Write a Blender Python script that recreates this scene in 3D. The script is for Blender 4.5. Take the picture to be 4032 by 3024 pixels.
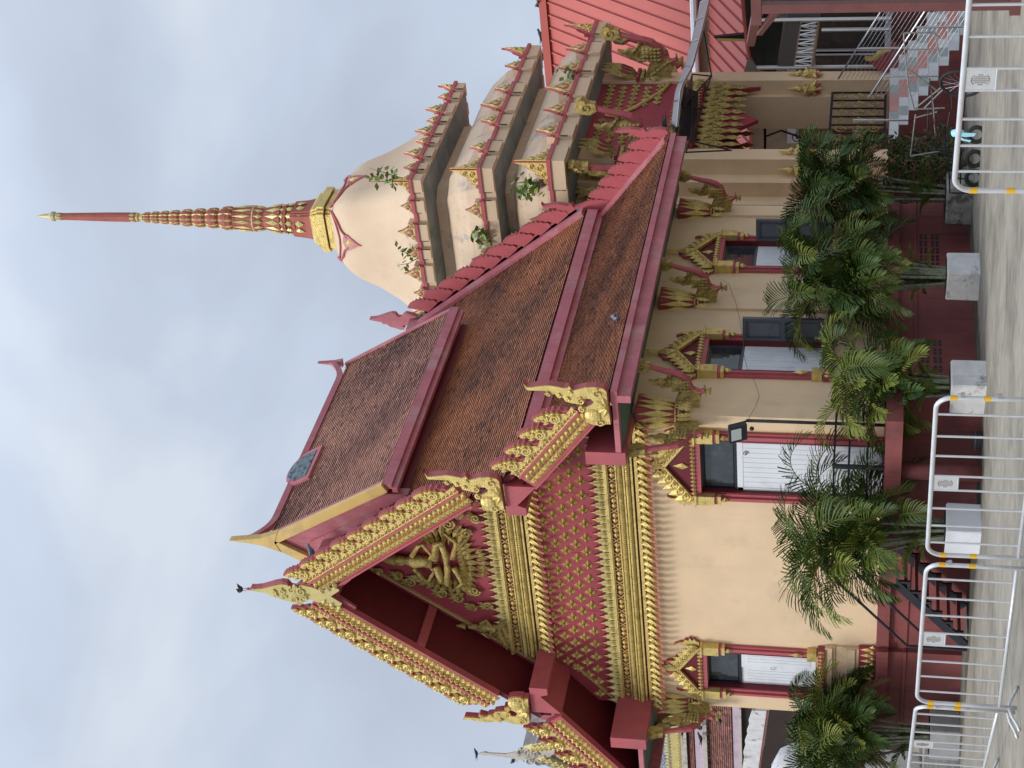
import bpy, bmesh, math, random
from mathutils import Vector, Matrix
import numpy as np
random.seed(7)
R = math.radians
PI = math.pi
scene = bpy.context.scene
for o in list(bpy.data.objects):
    bpy.data.objects.remove(o, do_unlink=True)

# ---------------------------------------------------------------- camera
# solved from the vanishing points of the hall: X runs along its gable, Y along its side wall
FPX, PITCH, ROLL, YAW = 6731.2, R(11.724), R(-1.749), R(35.866)
CAM = Vector((0, 0, 1.6))
FWD = Vector((-math.sin(YAW)*math.cos(PITCH), math.cos(YAW)*math.cos(PITCH), math.sin(PITCH)))
_r = Vector((math.cos(YAW), math.sin(YAW), 0)); _u = _r.cross(FWD)
RGT = math.cos(ROLL)*_r - math.sin(ROLL)*_u
UPV = math.sin(ROLL)*_r + math.cos(ROLL)*_u
cam = bpy.data.cameras.new("camera"); camo = bpy.data.objects.new("camera", cam)
scene.collection.objects.link(camo)
cx, cy, cz = -UPV, RGT, -FWD            # the phone was held upright, the picture is stored on its side
camo.matrix_world = Matrix(((cx.x, cy.x, cz.x, CAM.x), (cx.y, cy.y, cz.y, CAM.y), (cx.z, cy.z, cz.z, CAM.z), (0, 0, 0, 1)))
cam.sensor_fit = 'HORIZONTAL'; cam.sensor_width = 36; cam.lens = 36*FPX/4032
cam.clip_end = 3000
scene.camera = camo

def A(x, y, ax, val):
    """photo pixel -> the point where its line of sight meets the plane X, Y or Z = val"""
    d = FWD*FPX + RGT*(1512-y) - UPV*(x-2016)
    i = 'XYZ'.index(ax)
    return CAM + d*((val-CAM[i])/d[i])

# ---------------------------------------------------------------- world, sun, exposure
SUN = Vector((-0.22, -0.75, 0.72)).normalized()
w = bpy.data.worlds.new("World"); scene.world = w; w.use_nodes = True
nt = w.node_tree; N = nt.nodes; L = nt.links; N.clear()
out = N.new('ShaderNodeOutputWorld'); bg = N.new('ShaderNodeBackground')
bg.inputs[1].default_value = 0.1
sky = N.new('ShaderNodeTexSky'); sky.sky_type = 'NISHITA'; sky.sun_disc = False
sky.sun_elevation = math.asin(SUN.z); sky.sun_rotation = math.atan2(SUN.x, SUN.y)
tc = N.new('ShaderNodeTexCoord'); mp = N.new('ShaderNodeMapping')
mp.inputs['Scale'].default_value = (1.0, 1.0, 1.35); mp.inputs['Rotation'].default_value = (0, 0, 0.5)
n1 = N.new('ShaderNodeTexNoise'); n1.inputs['Scale'].default_value = 4.6; n1.inputs['Detail'].default_value = 5; n1.inputs['Roughness'].default_value = .48
n1.inputs['Distortion'].default_value = .25
cr = N.new('ShaderNodeValToRGB')
cr.color_ramp.elements[0].position = .33; cr.color_ramp.elements[0].color = (4.75, 5.3, 6.3, 1)
cr.color_ramp.elements[1].position = .66; cr.color_ramp.elements[1].color = (6.8, 7.35, 8.2, 1)
e = cr.color_ramp.elements.new(.5); e.color = (5.5, 6.2, 7.4, 1)
for el in cr.color_ramp.elements: el.color = tuple(c/10 for c in el.color[:3]) + (1,)
sc = N.new('ShaderNodeVectorMath'); sc.operation = 'SCALE'; sc.inputs['Scale'].default_value = 10.0
mx = N.new('ShaderNodeMixRGB'); mx.inputs[0].default_value = .9
L.new(tc.outputs['Generated'], mp.inputs[0]); L.new(mp.outputs[0], n1.inputs[0]); L.new(n1.outputs[0], cr.inputs[0])
L.new(cr.outputs[0], sc.inputs[0])
sx = N.new('ShaderNodeSeparateXYZ'); L.new(tc.outputs['Generated'], sx.inputs[0])
mz = N.new('ShaderNodeMapRange'); mz.inputs[1].default_value = .42; mz.inputs[2].default_value = .95; mz.inputs[3].default_value = 8.2; mz.inputs[4].default_value = 21.0
L.new(sx.outputs['Z'], mz.inputs[0]); L.new(mz.outputs[0], sc.inputs['Scale'])   # overcast: the zenith is the brightest part
L.new(sky.outputs[0], mx.inputs[1]); L.new(sc.outputs[0], mx.inputs[2]); L.new(mx.outputs[0], bg.inputs[0]); L.new(bg.outputs[0], out.inputs[0])
sl = bpy.data.lights.new("sun", 'SUN'); sl.energy = 1.5; sl.angle = R(16); sl.color = (1, .95, .87)
so = bpy.data.objects.new("sun", sl); scene.collection.objects.link(so)
so.rotation_euler = SUN.to_track_quat('Z', 'Y').to_euler()
scene.view_settings.view_transform = 'Standard'; scene.view_settings.look = 'None'
scene.view_settings.exposure = 0.40; scene.view_settings.gamma = 1
scene.cycles.max_bounces = 6

# ---------------------------------------------------------------- materials
def srgb(r, g, b):
    f = lambda c: (c/255/12.92) if c/255 <= .04045 else ((c/255+.055)/1.055)**2.4
    return (f(r), f(g), f(b))
def mat(name, col, rough=.7, metal=0, var=.15, vs=3.0, col2=None, mask=(.5, .7), ms=1.5, bump=0, bs=30, spec=.5, stretch=None, attr=None, streak=0):
    m = bpy.data.materials.new(name); m.use_nodes = True
    nt = m.node_tree; N = nt.nodes; L = nt.links
    p = N['Principled BSDF']
    p.inputs['Roughness'].default_value = rough; p.inputs['Metallic'].default_value = metal
    p.inputs['Specular IOR Level'].default_value = spec
    tc = N.new('ShaderNodeTexCoord'); src = tc.outputs['Object']
    if stretch:
        mp = N.new('ShaderNodeMapping'); mp.inputs['Scale'].default_value = stretch
        L.new(src, mp.inputs[0]); src = mp.outputs[0]
    n = N.new('ShaderNodeTexNoise'); n.inputs['Scale'].default_value = vs; n.inputs['Detail'].default_value = 6; n.inputs['Roughness'].default_value = .6
    L.new(src, n.inputs[0])
    hs = N.new('ShaderNodeMapRange'); hs.inputs[1].default_value = .3; hs.inputs[2].default_value = .7
    hs.inputs[3].default_value = 1-var; hs.inputs[4].default_value = 1+var
    L.new(n.outputs[0], hs.inputs[0])
    base = N.new('ShaderNodeRGB'); base.outputs[0].default_value = (*col, 1)
    cur = base.outputs[0]
    if attr:
        at = N.new('ShaderNodeAttribute'); at.attribute_name = attr
        rp = N.new('ShaderNodeValToRGB')
        rp.color_ramp.elements[0].color = (*col, 1); rp.color_ramp.elements[0].position = 0
        rp.color_ramp.elements[1].color = (*col2, 1)
        if name == 'palm_leaf': rp.color_ramp.elements[1].position = .88; ee = rp.color_ramp.elements.new(.985); ee.color = (.20, .12, .06, 1)
        L.new(at.outputs['Fac'], rp.inputs[0]); cur = rp.outputs[0]
    elif col2:
        n2 = N.new('ShaderNodeTexNoise'); n2.inputs['Scale'].default_value = ms; n2.inputs['Detail'].default_value = 8; n2.inputs['Roughness'].default_value = .65
        L.new(src, n2.inputs[0])
        mr = N.new('ShaderNodeMapRange'); mr.inputs[1].default_value = mask[0]; mr.inputs[2].default_value = mask[1]
        L.new(n2.outputs[0], mr.inputs[0])
        mix = N.new('ShaderNodeMixRGB'); mix.inputs[2].default_value = (*col2, 1)
        L.new(mr.outputs[0], mix.inputs[0]); L.new(cur, mix.inputs[1]); cur = mix.outputs[0]
    if streak:   # thin vertical runs of dirt
        mp2 = N.new('ShaderNodeMapping'); mp2.inputs['Scale'].default_value = (9, 9, .5); L.new(tc.outputs['Object'], mp2.inputs[0])
        n3 = N.new('ShaderNodeTexNoise'); n3.inputs['Scale'].default_value = 1; n3.inputs['Detail'].default_value = 4; L.new(mp2.outputs[0], n3.inputs[0])
        m3 = N.new('ShaderNodeMapRange'); m3.inputs[1].default_value = .55; m3.inputs[2].default_value = .8; m3.inputs[3].default_value = 0; m3.inputs[4].default_value = streak
        L.new(n3.outputs[0], m3.inputs[0])
        x3 = N.new('ShaderNodeMixRGB'); x3.blend_type = 'MULTIPLY'; x3.inputs[2].default_value = (.45, .4, .34, 1)
        L.new(m3.outputs[0], x3.inputs[0]); L.new(cur, x3.inputs[1]); cur = x3.outputs[0]
    mul = N.new('ShaderNodeVectorMath'); mul.operation = 'SCALE'
    L.new(cur, mul.inputs[0]); L.new(hs.outputs[0], mul.inputs['Scale']); L.new(mul.outputs[0], p.inputs['Base Color'])
    if bump:
        nb = N.new('ShaderNodeTexNoise'); nb.inputs['Scale'].default_value = bs; nb.inputs['Detail'].default_value = 5
        L.new(src, nb.inputs[0])
        b = N.new('ShaderNodeBump'); b.inputs['Strength'].default_value = bump; b.inputs['Distance'].default_value = .02
        L.new(nb.outputs[0], b.inputs['Height']); L.new(b.outputs[0], p.inputs['Normal'])
    return m
GOLD = mat('gold_paint', (.68, .52, .18), .36, .45, .16, 9, (.30, .20, .05), (.52, .74), 7, .5, 60)
GOLDP = mat('pale_gold_paint', (.60, .50, .20), .42, .35, .15, 6, (.33, .27, .12), (.5, .8), 3, .25, 40)
DGOLD = mat('dull_gold_paint', (.46, .345, .11), .5, .3, .3, 12, (.16, .11, .035), (.48, .68), 14, .7, 50)
YEL = mat('yellow_trim_paint', (.66, .46, .15), .6, .1, .08, 2, (.42, .30, .14), (.55, .75), 1.2, .1, 20)
RED = mat('rose_red_paint', (.42, .085, .10), .55, 0, .13, 2.5, (.30, .10, .11), (.5, .75), 1.2, .15, 25)
PINK = mat('faded_rose_paint', (.44, .13, .155), .6, 0, .16, 2.2, (.46, .24, .25), (.48, .72), 1.7, .15, 25, streak=.5)
DRED = mat('dark_red_paint', (.12, .006, .012), .6, 0, .15, 3, bump=.1, bs=20)
CRIM = mat('crimson_panel_paint', (.31, .04, .058), .6, 0, .1, 1.3, (.25, .03, .045), (.5, .8), .9, .1, 15)
MAR = mat('maroon_base_paint', (.225, .06, .056), .75, 0, .18, 1.6, (.10, .03, .03), (.48, .7), 1.1, .2, 12, streak=.7)
MARC = mat('maroon_chipped_paint', (.225, .06, .056), .75, 0, .2, 1.6, (.42, .38, .34), (.70, .72), 2.3, .2, 12, streak=.7)
BEIGE = mat('beige_wall_paint', (.73, .54, .345), .8, 0, .06, 1.6, (.58, .43, .29), (.56, .80), 1.3, .15, 25, streak=.10)
CREAM = mat('cream_tower_paint', (.63, .475, .325), .8, 0, .06, 1.0, (.55, .41, .28), (.5, .8), .6, .1, 30, streak=.12)
CREAMW = mat('weathered_cream_plaster', (.62, .47, .33), .85, 0, .10, 1.6, (.34, .31, .27), (.56, .64), 1.3, .35, 14, streak=.35)
GREY = mat('grey_soffit_concrete', (.24, .27, .27), .85, 0, .2, 2, (.15, .18, .17), (.45, .7), 1.5, .2, 12)
GREEN = mat('green_soffit_paint', (.10, .155, .125), .8, 0, .2, 3, bump=.1, bs=14)
WHITE = mat('white_paint', (.72, .74, .78), .55, 0, .05, 2, (.55, .56, .58), (.55, .8), 2.5, .05, 20)
WHITED = mat('dirty_white_paint', (.62, .62, .62), .78, 0, .14, 3.5, (.20, .18, .14), (.56, .70), 4.2, .3, 15, streak=.5)
GREYD = mat('grey_planter_paint', (.34, .34, .34), .8, 0, .12, 3, (.22, .21, .19), (.5, .7), 3, .2, 15)
DGREY = mat('dark_grey_paint', (.085, .095, .11), .5, 0, .15, 4)
BLACK = mat('black_metal', (.022, .022, .03), .45, .2, .2, 6)
GLASS = mat('dark_glass', (.028, .035, .042), .08, 0, .3, 4, (.06, .065, .07), (.5, .7), 5, spec=.8)
STEEL = mat('stainless_steel', (.55, .55, .56), .28, 1, .06, 8)
ALU = mat('white_galvanised_tube', (.60, .61, .62), .38, .35, .08, 12, (.38, .36, .34), (.62, .75), 9)
TAPE = mat('yellow_tape', (.75, .42, .02), .5, 0, .05, 5)
TILE = mat('brown_roof_tile', (.06, .017, .010), .55, 0, .18, 1.5, (.60, .205, .08), attr='tint', bump=.1, bs=60)
TILEP = mat('pale_roof_tile', (.08, .020, .015), .45, 0, .15, 1.5, (.68, .31, .20), attr='tint', bump=.1, bs=60)
DIRT = mat('mossy_grime', (.06, .055, .05), .9, 0, .4, 10, (.2, .19, .17), (.5, .6), 8)
REDM = mat('salmon_metal_roofing', (.45, .10, .078), .6, 0, .06, .7, (.40, .115, .095), (.5, .8), .5)
BROWN = mat('brown_steel_paint', (.14, .045, .04), .5, .1, .15, 5, (.25, .12, .1), (.66, .72), 12)
LEAFA = mat('palm_leaf', (.013, .052, .012), .5, 0, .3, 3, (.17, .20, .028), attr='tint', spec=.25)
LEAFV = mat('vine_leaf', (.08, .19, .045), .5, 0, .3, 6, (.33, .42, .10), attr='tint')
STEM = mat('palm_stem', (.20, .22, .15), .7, 0, .3, 9, (.09, .08, .04), (.5, .65), 16, .2, 30)
TWIG = mat('grey_twig', (.16, .13, .09), .8, 0, .3, 20)
BIRD = mat('bird_feathers', (.035, .033, .04), .6, 0, .3, 20)
PIGEON = mat('pigeon_feathers', (.10, .11, .14), .6, 0, .3, 20, (.25, .26, .28), (.5, .6), 14)
RUBBER = mat('black_rubber', (.02, .02, .02), .8, 0, .2, 10)
SOIL = mat('dark_soil', (.035, .025, .018), .95, 0, .4, 10)
LITE = mat('lamp_glass', (.45, .5, .5), .15, 0, .05, 5)
CYAN = mat('pale_cyan_ribbon', (.35, .68, .78), .5, 0, .1, 8)

# ---------------------------------------------------------------- mesh helper
ORG = {}
class G:
    def __init__(s): s.v = []; s.f = []; s.m = []; s.t = []
    def add(s, vs, fs, mi=0, tint=0.0):
        b = len(s.v); s.v += [tuple(p) for p in vs]
        for f in fs: s.f.append([b+i for i in f]); s.m.append(mi); s.t.append(tint)
        return s
    def box(s, x0, x1, y0, y1, z0, z1, mi=0):
        return s.add([(x0,y0,z0),(x1,y0,z0),(x1,y1,z0),(x0,y1,z0),(x0,y0,z1),(x1,y0,z1),(x1,y1,z1),(x0,y1,z1)],
              [(0,3,2,1),(4,5,6,7),(0,1,5,4),(1,2,6,5),(2,3,7,6),(3,0,4,7)], mi)
    def bev(s, x0, x1, y0, y1, z0, z1, c=.01, mi=0):
        """box with chamfered vertical edges and top rim"""
        def ring(d, z): return [(x0+c+d,y0+d,z),(x1-c-d,y0+d,z),(x1-d,y0+c+d,z),(x1-d,y1-c-d,z),(x1-c-d,y1-d,z),(x0+c+d,y1-d,z),(x0+d,y1-c-d,z),(x0+d,y0+c+d,z)]
        vs = ring(0,z0)+ring(0,z1-c)+ring(c,z1); fs = [list(range(7,-1,-1)), list(range(16,24))]
        for k in (0,8):
            for i in range(8): fs.append((k+i,k+(i+1)%8,k+8+(i+1)%8,k+8+i))
        return s.add(vs, fs, mi)
    def obox(s, c, ex, ey, ez, hx, hy, hz, mi=0):
        c = Vector(c); vs = []
        for k in (-1,1):
            for (i,j) in ((-1,-1),(1,-1),(1,1),(-1,1)): vs.append(c+ex*hx*i+ey*hy*j+ez*hz*k)
        return s.add(vs, [(0,3,2,1),(4,5,6,7),(0,1,5,4),(1,2,6,5),(2,3,7,6),(3,0,4,7)], mi)
    def bar(s, a, b, w, h, mi=0, up=Vector((0,0,1))):
        a = Vector(a); b = Vector(b); d = b-a; l = d.length; d.normalize()
        if abs(d.dot(up)) > .98: up = Vector((0,1,0))
        x = d.cross(up).normalized(); y = x.cross(d)
        return s.obox((a+b)/2, x, y, d, w/2, h/2, l/2, mi)
    def tube(s, pts, r, n=8, mi=0, closed=False):
        pts = [Vector(p) for p in pts]; k = len(pts); b = len(s.v); rs = r if isinstance(r, (list, tuple)) else [r]*k
        t0 = (pts[1]-pts[0]).normalized(); ref = Vector((0,0,1)) if abs(t0.z) < .9 else Vector((1,0,0))
        x = t0.cross(ref).normalized()
        vs = []
        for i in range(k):
            if closed: t = (pts[(i+1)%k]-pts[i-1]).normalized()
            else: t = (pts[min(i+1,k-1)]-pts[max(i-1,0)]).normalized()
            x = (x - t*x.dot(t)).normalized(); y = t.cross(x)
            for j in range(n):
                a = 2*PI*j/n; vs.append(pts[i]+(x*math.cos(a)+y*math.sin(a))*rs[i])
        fs = []
        for i in range(k if closed else k-1):
            for j in range(n):
                i2 = (i+1)%k; fs.append((i*n+j, i*n+(j+1)%n, i2*n+(j+1)%n, i2*n+j))
        if not closed: fs += [list(range(n-1,-1,-1)), [(k-1)*n+j for j in range(n)]]
        return s.add(vs, fs, mi)
    def prism(s, poly, o, ex, ey, ez, t0, t1, mi=0, mside=None):
        """2-D outline in the plane (ex, ey) at o, extruded along ez from t0 to t1"""
        o = Vector(o); n = len(poly)
        vs = [o+ex*p[0]+ey*p[1]+ez*t0 for p in poly]+[o+ex*p[0]+ey*p[1]+ez*t1 for p in poly]
        b = len(s.v); s.v += [tuple(p) for p in vs]
        s.f += [[b+i for i in range(n-1,-1,-1)], [b+n+i for i in range(n)]]; s.m += [mi, mi]; s.t += [0, 0]
        ms = mi if mside is None else mside
        for i in range(n):
            j = (i+1)%n; s.f.append([b+i, b+j, b+n+j, b+n+i]); s.m.append(ms); s.t.append(0)
        return s
    def lathe(s, prof, c=(0,0,0), n=16, mi=0, sq=None, rot=0):
        """prof = [(radius, z)]; sq = list of unit directions for a non-round section"""
        c = Vector(c); dirs = sq or [(math.cos(2*PI*j/n+rot), math.sin(2*PI*j/n+rot)) for j in range(n)]
        n = len(dirs); vs = []
        for r, z in prof:
            for d in dirs: vs.append((c.x+d[0]*r, c.y+d[1]*r, c.z+z))
        fs = []
        for i in range(len(prof)-1):
            for j in range(n): fs.append((i*n+j, i*n+(j+1)%n, (i+1)*n+(j+1)%n, (i+1)*n+j))
        fs += [list(range(n-1,-1,-1)), [(len(prof)-1)*n+j for j in range(n)]]
        return s.add(vs, fs, mi)
    def petal(s, o, d, nrm, ln, wd, h, mi=0, curl=0):
        """a pointed leaf relief: base at o, growing along d, raised along nrm"""
        o = Vector(o); d = Vector(d).normalized(); nrm = Vector(nrm).normalized(); x = d.cross(nrm)
        vs = [o, o+d*ln*.45-x*wd/2, o+d*ln*.45+x*wd/2, o+d*ln+nrm*curl, o+d*ln*.12+nrm*h*.8, o+d*ln*.5+nrm*h]
        return s.add(vs, [(0,1,4),(0,4,2),(4,1,5),(4,5,2),(1,3,5),(5,3,2),(0,2,3,1)], mi)
    def ball(s, c, r, n=6, mi=0, sc=(1,1,1)):
        c = Vector(c); vs = []; m = n//2+1
        for i in range(m+1):
            a = PI*i/m
            for j in range(n):
                b = 2*PI*j/n; vs.append((c.x+sc[0]*r*math.sin(a)*math.cos(b), c.y+sc[1]*r*math.sin(a)*math.sin(b), c.z+sc[2]*r*math.cos(a)))
        fs = [(i*n+j, (i+1)*n+j, (i+1)*n+(j+1)%n, i*n+(j+1)%n) for i in range(m) for j in range(n)]
        return s.add(vs, fs, mi)
    def spiral(s, c, r, ex, ey, ez, turns=1.75, th=.016, mi=0, a0=0, flip=1, k=16, ns=5):
        c = Vector(c); pts = []; rs = []
        for i in range(k+1):
            t = i/k; a = a0+flip*turns*2*PI*t; rr = r*(1-t)**.8
            pts.append(c+ex*math.cos(a)*rr+ey*math.sin(a)*rr+ez*(.012*t)); rs.append(th*(1-.45*t))
        return s.tube(pts, rs, ns, mi)
    def build(s, name, mats, parent=None, smooth=False, fix=False, **kw):
        me = bpy.data.meshes.new(name)
        org = ORG.get(parent.name, Vector((0,0,0))) if parent else Vector((0,0,0))
        vv = [(x-org.x, y-org.y, z-org.z) for x, y, z in s.v]
        me.from_pydata(vv, [], s.f)
        if not isinstance(mats, (list, tuple)): mats = [mats]
        for m in mats: me.materials.append(m)
        me.polygons.foreach_set('material_index', s.m)
        if any(s.t):
            at = me.attributes.new('tint', 'FLOAT', 'FACE'); at.data.foreach_set('value', s.t)
        if smooth: me.polygons.foreach_set('use_smooth', [True]*len(me.polygons))
        me.validate(); me.update()
        if fix:
            bm = bmesh.new(); bm.from_mesh(me); bmesh.ops.recalc_face_normals(bm, faces=bm.faces); bm.to_mesh(me); bm.free()
        o = bpy.data.objects.new(name, me); scene.collection.objects.link(o)
        if parent: o.parent = parent; ORG[o.name] = org
        for k, v in kw.items(): o[k] = v
        return o
def thing(name, label, cat, loc=(0,0,0), group=None):
    o = bpy.data.objects.new(name, None); scene.collection.objects.link(o)
    o.empty_display_size = .2; o.location = loc; ORG[o.name] = Vector(loc)
    o['label'] = label; o['category'] = cat
    if group: o['group'] = group
    return o
def part_copy(src, parent, m):
    """another copy of a part (and its sub-parts); m is its matrix in world axes before the parent's offset"""
    c = src.copy(); scene.collection.objects.link(c); c.parent = parent
    c.matrix_local = Matrix.Translation(-ORG[parent.name]) @ m
    for ch in src.children:
        d = ch.copy(); scene.collection.objects.link(d); d.parent = c
    return c
def tree_copy(src, label=None, group=None, parent=None):
    c = src.copy(); scene.collection.objects.link(c); c.parent = parent
    if label: c['label'] = label
    if group: c['group'] = group
    for ch in src.children: tree_copy(ch, None, None, c)
    return c
EX, EY, EZ = Vector((1,0,0)), Vector((0,1,0)), Vector((0,0,1))
def structure(o): o['kind'] = 'structure'; return o
def part_local(g, name, mats, parent, m, **kw):
    o = g.build(name, mats, **kw); o.parent = parent; o.matrix_local = Matrix.Translation(-ORG[parent.name]) @ m
    return o
# ================================================================ TEMPLE HALL
XC = -18.30; XR = -15.25; XL = 2*XC-XR; YG = 20.42; YB = 19.40; YR = 26.6; YE = 27.33; ZP = 1.33
hall = thing('temple_hall', 'cream and rose temple hall with brown tiled tiered roof, gold gable carvings and maroon base', 'temple', (XC, 23.5, 0))
NF = Vector((0,-1,0))     # gable faces -Y
# ---- walls, in pieces round the openings
g = G()
def wallx(g, x0, x1, z0, z1): g.box(x0, x1, YG, YG+.22, z0, z1)
D0, D1, DZ = -16.68, -15.65, 4.03
W0, W1, WZ0, WZ1 = -20.87, -20.03, 2.27, 4.05
for a, b, c, d in ((XL, W0, ZP, 7.3), (W0, W1, ZP, WZ0), (W0, W1, WZ1, 7.3), (W1, D0, ZP, 7.3), (D0, D1, DZ, 7.3), (D1, XR, ZP, 7.3)):
    if d == 7.3: d = 5.35
    wallx(g, a, b, c, d)
S1, S2 = (21.56, 22.40), (24.60, 25.44)
for a, b, c, d in ((YG+.22, S1[0], ZP, 5.35), (S1[0], S1[1], ZP, 2.27), (S1[0], S1[1], 4.05, 5.35), (S1[1], S2[0], ZP, 5.35), (S2[0], S2[1], ZP, 2.27), (S2[0], S2[1], 4.05, 5.35), (S2[1], YR, ZP, 5.35)):
    g.box(XR-.22, XR, a, b, c, d)
g.box(XL, XL+.22, YG+.22, YR, ZP, 5.35); g.box(XL+.22, XR-.22, YR-.22, YR, ZP, 5.35)
g.build('wall', BEIGE, hall)
g = G()
for y0, y1, t in ((YG-.035, YG+.30, .045), (23.30, 23.72, .05), (26.30, 26.64, .05)):
    g = G(); g.box(XR-.05, XR+t, y0, y1, ZP+.003, 4.35); g.build('pilaster', BEIGE, hall)
g = G(); g.box(XR-.17, XR+.002, YG-.037, YG+.1, ZP+.003, 4.35); g.build('pilaster', BEIGE, hall)
# ---- plinth
g = G()
for z0, z1, o in ((0,.86,.02), (.86,.905,.05), (.905,1.0,.0), (1.0,1.14,-.02), (1.14,1.33,.07)):
    g.box(XL-.1-o, XR+.09+o, YG-.09-o, YR+.1, z0, z1)
g.box(XL-.16, -19.62, YG-.22, YG-.05, .003, .858); g.box(XL-.19, -19.60, YG-.25, YG-.05, .862, .902)
g.box(XL-.12, -19.68, YG-.17, YG-.05, .902, 1.142); g.box(XL-.2, -19.60, YG-.27, YG-.05, 1.142, 1.327)
g.build('plinth', MARC, hall)
vh = None
for (ya, yb) in ((21.35, 22.5), (24.3, 25.6)):     # ventilation holes in the plinth
    k = 0; yy = ya
    while yy < yb:
        for zz in (.50, .575, .685, .76):
            m = Matrix.Translation((XR+.10, yy, zz))
            if vh: part_copy(vh, hall, m)
            else: g = G(); g.box(0,.013,0,.075,0,.05); vh = part_local(g, 'vent_hole', BLACK, hall, m)
        k += 1; yy += .095 if k % 2 else .135
# under-window dado with gold leaves
g = G(); g.box(-21.18, -19.72, YG-.08, YG-.01, ZP+.004, 1.60)
for i in range(12):
    x = -21.12+i*.124; g.petal((x, YG-.085, 1.36), EZ, NF, .22, .085, .035, 1); g.petal((x+.06, YG-.085, 1.335), EZ, NF, .1, .07, .03, 1)
for z0, z1, o in ((1.60,1.66,.07),(1.66,1.80,.10),(1.80,1.86,.06),(1.86,1.98,.03),(1.98,2.02,.06),(2.02,2.135,.09)):
    g.box(-21.13, -19.77, YG-o, YG-.005, z0+.001, z1, 2)
g.box(-21.1, -19.80, YG-.13, YG-.005, 2.137, 2.25)
for i in range(16): g.petal((-21.06+i*.082, YG-.135, 2.25), -EZ, NF, .12, .06, .03, 1)
g.build('window_base', [CRIM, GOLD, BEIGE], hall)
for yc in (22.0, 25.0):
    g = G(); g.box(XR+.01, XR+.08, yc-.62, yc+.62, 2.13, 2.25)
    for i in range(15): g.petal((XR+.085, yc-.58+i*.083, 2.25), -EZ, EX, .13, .06, .03, 1)
    g.box(XR+.01, XR+.06, yc-.45, yc-.1, 1.34, 1.52)
    for i in range(4): g.petal((XR+.065, yc-.42+i*.09, 1.35), EZ, EX, .15, .07, .03, 1)
    g.build('window_base', [CRIM, GOLD, BEIGE], hall)

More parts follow.
